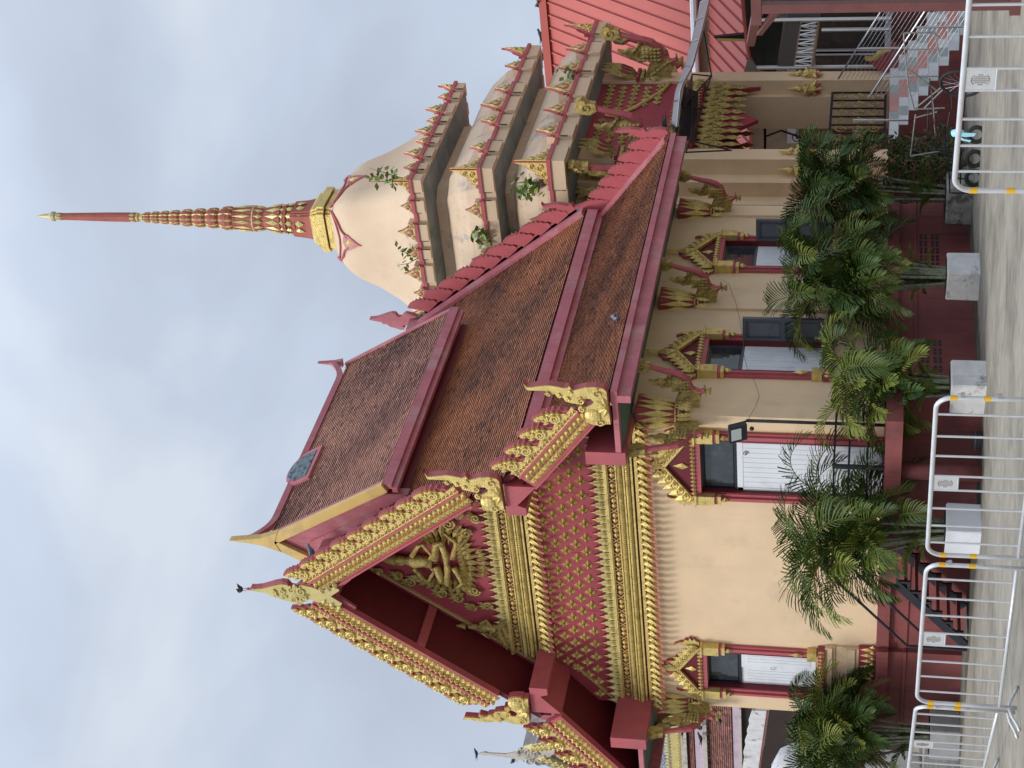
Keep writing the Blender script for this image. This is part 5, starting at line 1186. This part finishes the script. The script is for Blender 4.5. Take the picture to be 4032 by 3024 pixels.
def palm(label, c, zb, stems, hmin, hmax, spread, seed, fl=(.8,1.15), lean=(0,0), bias=None, dens=7, yel=.15):
    rnd = random.Random(seed); o = thing('areca_palm', label, 'palm', (c[0],c[1],zb), 'areca palms in planters along the hall')
    st = G(); fr = G()
    for i in range(stems):
        az = 2*PI*i/stems+rnd.uniform(-.4,.4); h = rnd.uniform(hmin, hmax)*(1 if i % 3 else .7); sp = spread*rnd.uniform(.35,1)*h
        base = Vector((c[0]+math.cos(az)*.12, c[1]+math.sin(az)*.12, zb-.03)); top = Vector((c[0]+math.cos(az)*sp+lean[0]*h, c[1]+math.sin(az)*sp+lean[1]*h, zb+h))
        m_ = base.lerp(top,.5)+Vector((0,0,.06*h)); pts = [base, base.lerp(m_,.5), m_, m_.lerp(top,.6), top]
        st.tube(pts, [.026,.023,.021,.019,.014], 6)
        for z in (.25,.4,.55,.7): 
            q = base.lerp(top, z); st.tube([q, q+Vector((0,0,.012))], .0265*(1-.25*z)+.001, 6)
        k = dens+rnd.randint(-1,1)
        for j in range(k):
            a2 = az+2*PI*j/k+rnd.uniform(-.4,.4); el = rnd.uniform(.35,1.25); t0 = .10+.25*rnd.random()+(.5 if rnd.random() < yel else 0); t0 = 1.15 if rnd.random() < .05 else t0
            fr_l = rnd.uniform(*fl)*(.75+.25*h/hmax)
            frond(fr, top-Vector((0,0,.05)), a2, el, fr_l, rnd.uniform(1.2,2.3), rnd, t0)
    for i in range(6):   # low young shoots at the foot
        a2 = rnd.uniform(0,6.28); frond(fr, (c[0],c[1],zb+.02), a2, rnd.uniform(.9,1.35), rnd.uniform(.5,.95), rnd.uniform(.8,1.5), rnd, .2+.4*rnd.random(), .8)
    st.build('trunk', STEM, o); fr.build('crown', LEAFA, o); return o
palm('largest dark palm clump with many grey stems, over the dirty white planter', PL[0], .48, 14, 1.1, 2.1, .27, 3, (.9,1.25), (-.03,.08), dens=8, yel=.06)
palm('small yellowish palm clump over the chipped white planter right of the door', PL[1], .47, 10, .6, 1.45, .34, 8, (.8,1.15), (-.05,.05), dens=6, yel=.25)
palm('palm clump arching left across the stair rail, over the clean white planter', PL[2], .47, 13, .8, 1.75, .36, 15, (.95,1.4), (-.10,-.02), dens=7, yel=.12)
palm('bright green palm clump at the left end of the hall', PL[3], .46, 15, .8, 1.9, .40, 21, (.9,1.35), (-.12,.02), dens=8, yel=.2)
palm('dark palm clump by the stair rail, growing from the grey block', (-14.35,25.6), .42, 13, 1.1, 2.15, .24, 33, (.85,1.2), (0,0.1), dens=8, yel=.04)
sb = thing('shrub', 'low dark leafy shrub at the foot of the stair rail palm', 'shrub', (-14.0,26.3,0))
g = G(); st = G()
for i in range(1400):
    a = rg.uniform(0,6.28); r = .62*math.sqrt(rg.random()); z = .25+1.15*rg.random(); p = Vector((-14.1+math.cos(a)*r*(1.1-.4*z), 26.2+math.sin(a)*r*1.2, z))
    d = Vector((rg.uniform(-1,1), rg.uniform(-1,1), rg.uniform(-.7,.4))).normalized(); g.petal(p, d, d.cross(Vector((rg.uniform(-1,1),rg.uniform(-1,1),.3))).normalized(), rg.uniform(.07,.12), .05, .006); g.t[-7:] = [.02+.2*rg.random()]*7
for i in range(9): a = rg.uniform(0,6.28); st.tube([(-14.1,26.2,0),(-14.1+math.cos(a)*.2,26.2+math.sin(a)*.2,.5),(-14.1+math.cos(a)*.45,26.2+math.sin(a)*.5,1.1)], [.02,.014,.006], 5)
g.build('foliage', LEAFA, sb); st.build('stem', TWIG, sb)
# ---- crowd barriers
def barrier(label, a, b, z=(0,0), left_foot=True):
    a = Vector((*a, z[0])); b = Vector((*b, z[1])); L0 = (b-a).length; H = 1.01; d = (b-a).normalized(); az = math.atan2(d.y, d.x)
    o = thing('crowd_barrier', label, 'barrier', (0,0,0), 'galvanised crowd barriers standing in a row')
    r = .021; m = .05; rc = .13
    g = G(); pts = [(m,0,.03),(m,0,.5)]
    for i in range(7): t = PI/2*i/6; pts.append((m+rc-rc*math.cos(t), 0, H-rc+rc*math.sin(t)))
    for i in range(7): t = PI/2*i/6; pts.append((L0-m-rc+rc*math.sin(t), 0, H-rc+rc*math.cos(t)))
    pts += [(L0-m,0,.5),(L0-m,0,.03)]
    g.tube(pts, r, 10); g.tube([(m,0,.20),(L0-m,0,.20)], r*.85, 8); g.build('frame', ALU, o, smooth=True)
    ks = [.115,.24,.355,.475,.56,.675,.785,.895]
    for k in ks: g = G(); g.tube([(L0-L0*k,0,.20),(L0-L0*k,0,H)], .0105, 6); g.build('bar', ALU, o)
    xa, xb = L0-L0*.56, L0-L0*.475
    g = G(); g.box(xa+.01, xb-.01, -.004, .004, H-.215, H-.02); pl_ = g.build('plate', ALU, o)
    g = G(); g.tube([(xa,0,H-.225),(xb,0,H-.225)], .009, 6)
    g.build('bar', ALU, o)
    g = G(); cx_ = (xa+xb)/2; cz_ = H-.117   # round emblem made of upright strokes
    for i, (u, h, s) in enumerate(((-.045,.035,.0),(-.027,.085,.0),(-.009,.12,.0),(.009,.12,.0),(.027,.085,.0),(.045,.035,.0))):
        g.box(cx_+u-.0035, cx_+u+.0035, -.0065, -.0045, cz_-h/2, cz_+h/2)
    pr = [(cx_+.048*math.cos(t)*1.25, -.0055, cz_+.062*math.sin(t)) for t in [PI*.25+i*PI*.5/6 for i in range(7)]]; g.tube(pr, .003, 4)
    pr = [(cx_+.048*math.cos(t)*1.25, -.0055, cz_-.062*math.sin(t)) for t in [PI*.25+i*PI*.5/6 for i in range(7)]]; g.tube(pr, .003, 4)
    g.build('emblem', mat('engraved_grey', (.26,.23,.21), .7, 0, .2, 20) if 'engraved_grey' not in bpy.data.materials else bpy.data.materials['engraved_grey'], pl_)
    for x in (m, L0-m):
        for z_ in (.60,.87): g = G(); g.tube([(x,0,z_-.03),(x,0,z_+.03)], r+.0015, 10); g.build('tape', TAPE, o)
    s_ = 1
    for z_ in (.50,.80): g = G(); g.box(L0-m+.018, L0-m+.06, -.012, .012, z_-.015, z_+.015); g.tube([(L0-m+.05,0,z_-.02),(L0-m+.05,0,z_+.035)], .007, 6); g.build('hook', STEEL, o)
    for x in (m, L0-m):
        g = G(); g.tube([(x,-.27,.012),(x,-.2,.035),(x,-.1,.085),(x,0,.11),(x,.1,.085),(x,.2,.035),(x,.27,.012)], .016, 8); g.build('foot', ALU, o, smooth=True)
    tilt = math.atan2(b.z-a.z, Vector((b.x-a.x,b.y-a.y)).length)
    o.location = a; o.rotation_euler = (0,-tilt,az); return o
J1, J2, J3 = (-13.02,12.66), (-10.77,12.31), (-8.56,11.90)
barrier('leftmost crowd barrier, half cut off by the edge of the picture', (-15.30,13.75), (-13.08,12.72))
barrier('crowd barrier in front of the black stair rails, second from the left', J1, J2)
barrier('crowd barrier in front of the clean white planter and the landing', (-10.72,12.30), J3, (0,.018))
rbar = barrier('rightmost crowd barrier, before the cart, with a cyan ribbon', (-6.50,11.575), (-4.22,10.9))
g = G(); p = A(3770,525,'Z',1.0)
rib_ = thing('ribbon', 'pale cyan plastic ribbon knotted round the top rail of the right barrier', 'ribbon', A(3772,528,'Z',.99))
g.tube([p+Vector((0,0,.03)), p+Vector((.02,-.02,0)), p+Vector((0,0,-.03))], .028, 8); g.prism([(0,0),(.02,-.04),(.015,-.13),(-.01,-.12),(-.015,-.05)], p+Vector((0,-.03,0)), EX, EZ, EY, 0, .004); g.prism([(0,0),(-.03,-.05),(-.04,-.10),(-.055,-.09),(-.04,-.03)], p+Vector((0,-.035,0)), EX, EZ, EY, 0, .004)
g.build('ribbon_strip', CYAN, rib_)
# ---- door landing, metal stair and black rails
ld = thing('door_landing', 'maroon concrete landing on a round column under the gable door', 'landing', (-15.9, 19.8, 0))
YL0 = 19.05
xl, xr = -17.15, A(3540, 1660, 'Y', YL0).x
g = G(); g.box(xl, xr, YL0, YG-.10, 1.10, 1.325); g.build('slab', MAR, ld)
g = G(); xc = A(3700,1863,'Y',YL0+.2).x; g.lathe([(.12,0),(.115,1.10)], (xc,YL0+.22,0), 16); g.build('column', MAR, ld, smooth=True)
g = G(); g.box(xl+.2, xr-.1, YG-.36, YG-.12, .003, 1.098); g.build('back_wall', MAR, ld)
rl = thing('landing_rail', 'black steel guard rail round the door landing', 'railing', (xr-.05, YL0+.06, ZP))
g = G(); zr = A(3283, 1830, 'Y', YL0+.05).z; zm = A(3342,1830,'Y',YL0+.05).z; zlo = A(3415,1830,'Y',YL0+.05).z
x1_ = A(3400,1840,'Y',YL0+.05).x; g.bar((x1_,YL0+.05,1.325),(x1_,YL0+.05,zr+.02), .05,.05); g.build('rail_post', BLACK, rl)
for z_ in (zr, zm, zlo):
    g = G(); g.bar((x1_,YL0+.05,z_),(x1_+.02,YG-.1,z_), .035,.03); g.build('rail', BLACK, rl)
    g = G(); g.bar((xl+.05,YL0+.05,z_),(x1_,YL0+.05,z_), .035,.03); g.build('rail', BLACK, rl)
stt = thing('metal_stair', 'maroon stair with black steel stringers and handrails going down left from the landing', 'stair', (-18.2, 19.6, 0))
Y0s, Y1s = 19.30, YG-.28
fa, fb = A(3500,2200,'Y',Y0s), A(3805,2530,'Y',Y0s)
xs0, xs1 = xl, fb.x; n_ = 7
g = G()
for i in range(n_):
    t = i/n_; x = xs0+(xs1-xs0)*(i+.5)/n_; z = ZP-.03-(ZP-.03)*(i+1)/(n_+1); hw_ = abs(xs1-xs0)/n_/2+.03
    g2 = G(); g2.box(x-hw_, x+hw_, Y0s+.03, Y1s, z-.045, z); g2.build('tread', MAR, stt)
for y in (Y0s, Y1s):
    g = G(); g.bar((xs0,y,ZP-.05),(xs1-.05,y,.04), .05, .13)
    for i in range(n_):
        x = xs0+(xs1-xs0)*(i+.5)/n_; z = ZP-.03-(ZP-.03)*(i+1)/(n_+1)
        g.box(x-.13, x+.13, y-.02, y+.02, z-.085, z-.05); g.box(x+.09, x+.13, y-.02, y+.02, z-.05, z+.09)
    g.build('stringer', BLACK, stt)
for dz in (.42,.86):
    g = G(); g.tube([(xs0+.05,Y0s,ZP+dz),(xs1-.15,Y0s,dz+.02)], .021, 8); g.build('handrail', BLACK, stt)
g = G(); g.tube([(xs1-.15,Y0s,0),(xs1-.15,Y0s,.9)], .025, 8); g.build('rail_post', BLACK, stt)
bx_ = thing('junction_box', 'small black box lying at the wall foot beside the white planter', 'box', A(3860,1730,'Z',0.01))
g = G(); p = A(3870,1735,'Z',0); g.bev(p.x-.12,p.x+.12,p.y-.06,p.y+.06,0.005,.14,.01); g.build('box_body', BLACK, bx_); g = G(); g.box(p.x-.125,p.x+.125,p.y-.065,p.y+.065,.10,.11); g.build('lid_rim', DGREY, bx_)
bag = thing('sack', 'small white plastic sack slumped on the landing at the foot of the door', 'bag', (-15.62, 20.1, 1.325))
g = G(); g.lathe([(.02,0),(.13,0),(.15,.05),(.13,.13),(.08,.19),(.03,.22),(.045,.26),(.01,.27)], (-15.62,20.12,1.327), 14); me_ = g.build('sack_body', WHITED, bag, smooth=True)
for v in me_.data.vertices: v.co.x += .02*math.sin(v.co.z*40+v.co.y*30); v.co.y += .02*math.sin(v.co.x*35)
g = G(); g.tube([(-15.65,20.12,1.575),(-15.60,20.12,1.58),(-15.59,20.13,1.56)], .01, 5); g.build('knot', TWIG, bag)
# flood lamp on its pole
fl = thing('flood_lamp', 'black LED flood lamp on a slim pole at the corner by the gable door', 'lamp', (-15.05, 20.0, ZP))
g = G(); g.bar((-15.00,20.02,ZP),(-15.00,20.02,3.30), .035,.035); g.build('pole', BLACK, fl)
g = G(); n = Vector((-.15,-.85,-.35)).normalized(); ex = Vector((1,-.15,0)).normalized(); ez = ex.cross(n).normalized(); ex = n.cross(ez).normalized()*-1
if ez.z < 0: ez = -ez
c = Vector((-15.16,19.93,3.42)); g.obox(c, ex, ez, n, .16, .135, .03)
for i in range(8): g.obox(c+ex*(-.14+i*.04)-n*.045, ex, ez, n, .006, .12, .018)
hd = g.build('lamp_head', BLACK, fl); g = G(); g.obox(c+n*.032+ez*.03, ex, ez, n, .115, .075, .004); g.build('lamp_glass', LITE, hd)
g = G(); g.tube([(-15.0,20.02,3.28),(-15.0,19.98,3.34),(-15.05,19.95,3.4)], .015, 6); g.ball((-15.13,20.0,3.22), .035, 8); g.build('bracket', BLACK, fl)
wc = thing('wire', 'thin black cable looping along the side wall up to the flood lamp', 'cable', (-15.1,21,3.3))
g = G(); cp = [(-15.0,20.02,3.28)]+[tuple(A(x,y,'X',-15.12)) for x,y in ((2975,1600),(2990,1560),(2975,1510),(2945,1460),(2930,1400),(2925,1330),(2915,1270),(2900,1200),(2870,1120),(2840,1100))]
g.tube(cp, .004, 4); g.build('cable', TWIG, wc)
# ---- main stair of the tower, going down to the right
ms = thing('tower_stair', 'wide staircase with grey, white and pink tiled steps and maroon sides down from the tower', 'stair', (-14, 31, 0))
Ya, Yb = 29.15, 32.2; xs = -15.2; run = .295; rise = ZP/8
tm = bpy.data.materials.new('checker_step_tile'); tm.use_nodes = True
TW = mat('white_step_tile', (.58,.58,.58), .45, 0, .08, 4); TG = mat('grey_step_tile', (.33,.36,.35), .45, 0, .08, 4); TP = mat('pink_step_tile', (.50,.27,.235), .45, 0, .08, 4)
g = G(); g.box(TX+2.86, xs, Ya-.0, Yb+.9, .003, ZP)
for i in range(8):
    z = ZP-rise*(i+1); 
    if z > .01: g.box(xs+run*i, xs+run*(i+1), Ya, Yb, .003, z)
g.build('step_body', MAR, ms)
g = G()
for i in range(8):
    x = xs+run*i; z1 = ZP-rise*i; z0 = z1-rise
    nt_ = 8
    for j in range(nt_):
        ya = Ya+.01+(Yb-Ya-.02)*j/nt_; yb = Ya+.01+(Yb-Ya-.02)*(j+1)/nt_-.006
        k = 2 if j in (3,4) else (1 if (j in (1,6) and i % 2) or (j in (2,5) and not i % 2) else 0)
        g.box(x+.0005, x+.008, ya, yb, z0+.004, z1-.001, k)
        k2 = 2 if j in (3,4) else (1 if (i+j) % 2 else 0)
        g.box(x-run+.009 if i else x-run+.01, x+.006, ya, yb, z1, z1+.006, k2)
g.build('step_tiles', [TW, TG, TP], ms)
g = G()
g.build('x', TW) if False else None
for yy, nm in ((Ya-.03,'near'), (Yb+.05,'far')):
    rr_ = thing('stair_railing', 'stainless railing with slanting bars on the %s side of the tiled stair' % ('nearer, palm' if nm == 'near' else 'farther, glass door'), 'railing', (-14, yy, 0), 'stainless railings of the tiled stair')
    xe = xs+run*8; s0 = A(3437,385,'Y',yy).x if nm == 'near' else A(3326,310,'Y',yy).x
    for i in range(10):
        dz = .12+i*.085; r_ = .005 if i < 9 else .02
        g = G(); g.tube([(s0,yy,ZP+dz-(s0-xs)*rise/run*1.0*0+(.0)),(xs,yy,ZP+dz),(xe,yy,dz+.02)] if False else [(s0, yy, ZP+dz+(xs-s0)*rise/run),(xe+.6, yy, dz-.6*rise/run+.02)], r_, 6); g.build('rail', STEEL, rr_)
    for k in (1.4, 4.4, 7.6):
        x = xs+run*k; z = ZP-rise*int(k+.999); g = G(); g.tube([(x,yy,max(z,0)),(x,yy,ZP+.90-(x-xs)*rise/run)], .022, 8); g.build('post', STEEL, rr_)
bt = thing('offering_boat', 'small red and gold boat-shaped carving on the tower floor behind the railing', 'carving', (-15.9, 32.9, ZP))
pb = [A(x,y,'Y',33.1) for x,y in ((3405,235),(3430,250),(3445,268),(3470,280),(3505,283),(3505,200),(3480,210),(3455,235),(3430,240))]
g = G(); g.prism([(p.x,p.z) for p in pb], (0,33.1,0), EX, EZ, EY, 0, .18, 1); q = [pb[0],pb[8],pb[7],pb[6],pb[5],pb[5]+Vector((0,0,.07)),pb[6]+Vector((0,0,.09)),pb[7]+Vector((0,0,.11))]
g.prism([(p.x,p.z) for p in q], (0,33.08,0), EX, EZ, EY, 0, .2, 0); g.build('boat_hull', [GOLD, RED], bt)
# ---- cargo tricycle frames and a loose wheel
ct = thing('cargo_cart', 'cluster of scrap silver and dark cargo cart frames on small black tyres before the stair', 'cart', (-13.2, 25.5, 0))
g = G()
def T(ps, r=.012, Y=24.6): g.tube([A(x,y,'Y',Y) for x,y in ps], r, 6)
for ps in (((3560,130),(3680,128),(3700,150)),((3558,130),(3562,195),(3570,265),(3575,330),(3600,430)),((3562,195),(3680,195)),((3680,128),(3695,200)),((3575,270),(3700,365)),((3600,430),(3705,345)),((3640,425),(3720,345)),((3600,430),(3720,425)),((3505,580),(3600,455),(3690,430)) if False else ((3600,465),(3690,440)),((3605,450),(3585,615)),((3585,615),(3700,595)),((3545,310),(3660,315),(3680,525)) if False else ((3660,315),(3675,420),(3682,525))): T(ps)
g.build('silver_frame', mat('dull_steel_tube', (.22,.22,.21), .5, .3, .3, 9), ct); g = G()
for ps in (((3660,310),(3668,380),(3672,460),(3700,560)),((3655,430),(3652,520),(3690,590)),((3690,430),(3720,540),(3725,610)),((3740,440),(3730,500),(3735,620)),((3700,300),(3740,310),(3750,430)),((3690,590),(3800,590)),((3780,440),(3782,740)),((3735,620),(3740,760)),((3660,590),(3780,600)),((3740,700),(3810,705)),((3745,760),(3815,760))): T(ps, .013)
g.build('dark_frame', BLACK, ct)
for i, (x, y) in enumerate(((3845,530),(3838,625),(3835,700))):
    c = A(x,y,'Y',24.2); g = G(); ring = [c+Vector((math.cos(t)*.0+math.cos(t)*.115, .02*math.cos(t), math.sin(t)*.115)) for t in [2*PI*k/20 for k in range(20)]]; g.tube(ring, .035, 8, 0, True); tw = g.build('tyre', RUBBER, ct)
    g = G(); g.lathe([(.02,-.03),(.085,-.02),(.085,.02),(.02,.03)], (0,0,0), 12); hb = g.build('hub', RUBBER, tw); hb.parent = tw; hb.location = c-ORG[ct.name]; hb.rotation_euler = (PI/2,0,0)
    for v in hb.data.vertices: v.co += ORG[ct.name]*0
bw = thing('bicycle_wheel', 'loose black bicycle wheel lying tilted on top of the cart', 'wheel', (0,0,0))
cw = A(3783,330,'Y',24.0); g = G(); a_, b_ = .30, .30
g.tube([(math.cos(t)*.30, math.sin(t)*.30, 0) for t in [2*PI*k/32 for k in range(32)]], .022, 8, 0, True); g.build('tyre', RUBBER, bw, smooth=True)
g = G(); g.tube([(math.cos(t)*.275, math.sin(t)*.275, 0) for t in [2*PI*k/32 for k in range(32)]], .010, 6, 0, True); g.build('rim', BLACK, bw)
g = G()
for k in range(18): t = 2*PI*k/18; g.tube([(0,0,.03 if k % 2 else -.03),(math.cos(t)*.272, math.sin(t)*.272, 0)], .0025, 4)
g.tube([(0,0,-.04),(0,0,.04)], .02, 8); g.build('spoke', STEEL, bw); bw.location = cw; bw.rotation_euler = (R(82), R(14), R(-30))
# ---- brown steel post with beams, nearest thing at the right
ps_ = thing('steel_post', 'brown painted steel post on a square foot at the right edge', 'post', (-8.43,19.55,0))
bp = A(4018,15,'Z',0); tp_ = A(2985,45,'Y',bp.y)
g = G(); g.box(bp.x-.055,bp.x+.055,bp.y-.055,bp.y+.055,0,tp_.z); g.build('post', BROWN, ps_)
g = G(); g.box(bp.x-.10,bp.x+.10,bp.y-.10,bp.y+.10,0,.12); g.build('foot', BROWN, ps_)
e_ = A(2955,170,'Y',bp.y+6); g = G(); g.bar((bp.x,bp.y,tp_.z), e_, .1,.12); e2_ = A(2990,130,'Y',bp.y+3); g.bar((bp.x,bp.y,tp_.z-.25), e2_, .07,.07); g.bar((bp.x-.2,bp.y,tp_.z+.02),(bp.x+3,bp.y-.2,tp_.z+.02), .1,.12); g.build('beam', BROWN, ps_)
# ---- birds
def bird_mesh(fly=False):
    g = G()
    prof = [(-.135,.004,.012),(-.11,.022,.014),(-.06,.036,.024),(0,.05,.046),(.05,.052,.052),(.09,.038,.045),(.115,.022,.030),(.135,.024,.029),(.155,.022,.025),(.168,.008,.009)]
    zc = [.075,.08,.088,.10,.115,.13,.15,.168,.172,.168]; n = 10; vs = []
    for (x, ry, rz), z in zip(prof, zc):
        for j in range(n): a = 2*PI*j/n; vs.append((x, math.cos(a)*ry, z+math.sin(a)*rz))
    fs = [(i*n+j, i*n+(j+1)%n, (i+1)*n+(j+1)%n, (i+1)*n+j) for i in range(len(prof)-1) for j in range(n)]+[list(range(n-1,-1,-1)), [(len(prof)-1)*n+j for j in range(n)]]
    g.add(vs, fs); g.petal((.165,0,.168), (1,0,-.25), EZ, .03, .012, .006); g.prism([(-.20,-.022),(-.12,-.016),(-.12,.016),(-.20,.022)], (0,0,.072), EX, EY, EZ, 0, .006)
    for s in (-1,1): g.tube([(.02,s*.018,.075),(.02,s*.018,.0),(.045,s*.018,.002)], .004, 4)
    for s in (-1,1): g.prism([(-.15,.045),(-.02,.058),(.07,.052),(.05,.02),(-.05,.02)] if s > 0 else [(-.15,-.045),(-.05,-.02),(.05,-.02),(.07,-.052),(-.02,-.058)], (0,0,.112), EX, EY, EZ, 0, .008)
    return g
birds = [
 ('crow-like dark pigeon on the very tip of the gilded gable finial', (XC+.04, YB-.03, None), (968,2320,'Y',YB-.03), 2.6, BIRD, 1.0),
 ('grey pigeon tucked behind the gilded leaves near the gable apex', None, (1255,2187,'Y',20.2), .6, PIGEON, 1.1),
 ('grey pigeon standing low on the tiles above the side eave', None, (2457,1253,'X',-14.13), 2.0, PIGEON, 1.15),
 ('dark pigeon on the rear eave corner below the tower', None, (2640,492,'X',-14.2), 3.6, BIRD, 1.2),
 ('dark pigeon on the salmon roof ridge, uppermost at the picture edge', None, (2143,15,'Y',42.2), 2.2, BIRD, 1.5),
 ('dark pigeon on the salmon roof ridge, middle of three', None, (2150,145,'Y',42.2), .6, BIRD, 1.3),
 ('dark pigeon on the salmon roof ridge nearest the tower', None, (2159,219,'Y',42.2), 3.0, BIRD, 1.3),
 ('dark pigeon on the tip of the old white temple finial', None, (1889,2970,'Y',36.4), .8, BIRD, 1.05),
 ('dark pigeon on the grey concave roof of the old temple', None, (2122,2904,'Y',38), 2.4, BIRD, 1.3),
 ('dark pigeon perched left of the old temple finial', None, (2037,2994,'Y',36.4), 2.9, BIRD, 1.3),
 ('dark pigeon on the white strip above the narrow tile course of the old temple', None, (2702,2882,'Y',35.6), 1.4, BIRD, 1.25),
 ('dark pigeon spreading on the lavender band of the old temple', None, (2775,2866,'Y',35.4), 2.5, BIRD, 1.3),
 ('dark pigeon beside the other on the lavender band, nearer the picture edge', None, (2775,2912,'Y',35.4), .9, BIRD, 1.2),
 ('dark pigeon on the wide tile course of the old temple', None, (2852,2842,'Y',35.0), 2.0, BIRD, 1.25)]
for lab, _, q, rz, m, sc_ in birds:
    p = A(*q); g = bird_mesh(); o = thing('pigeon', lab, 'bird', (0,0,0), 'pigeons perched on the roofs')
    g.build('body', m, o, smooth=True); o.location = p; o.rotation_euler = (0,0,rz); o.scale = (sc_,)*3
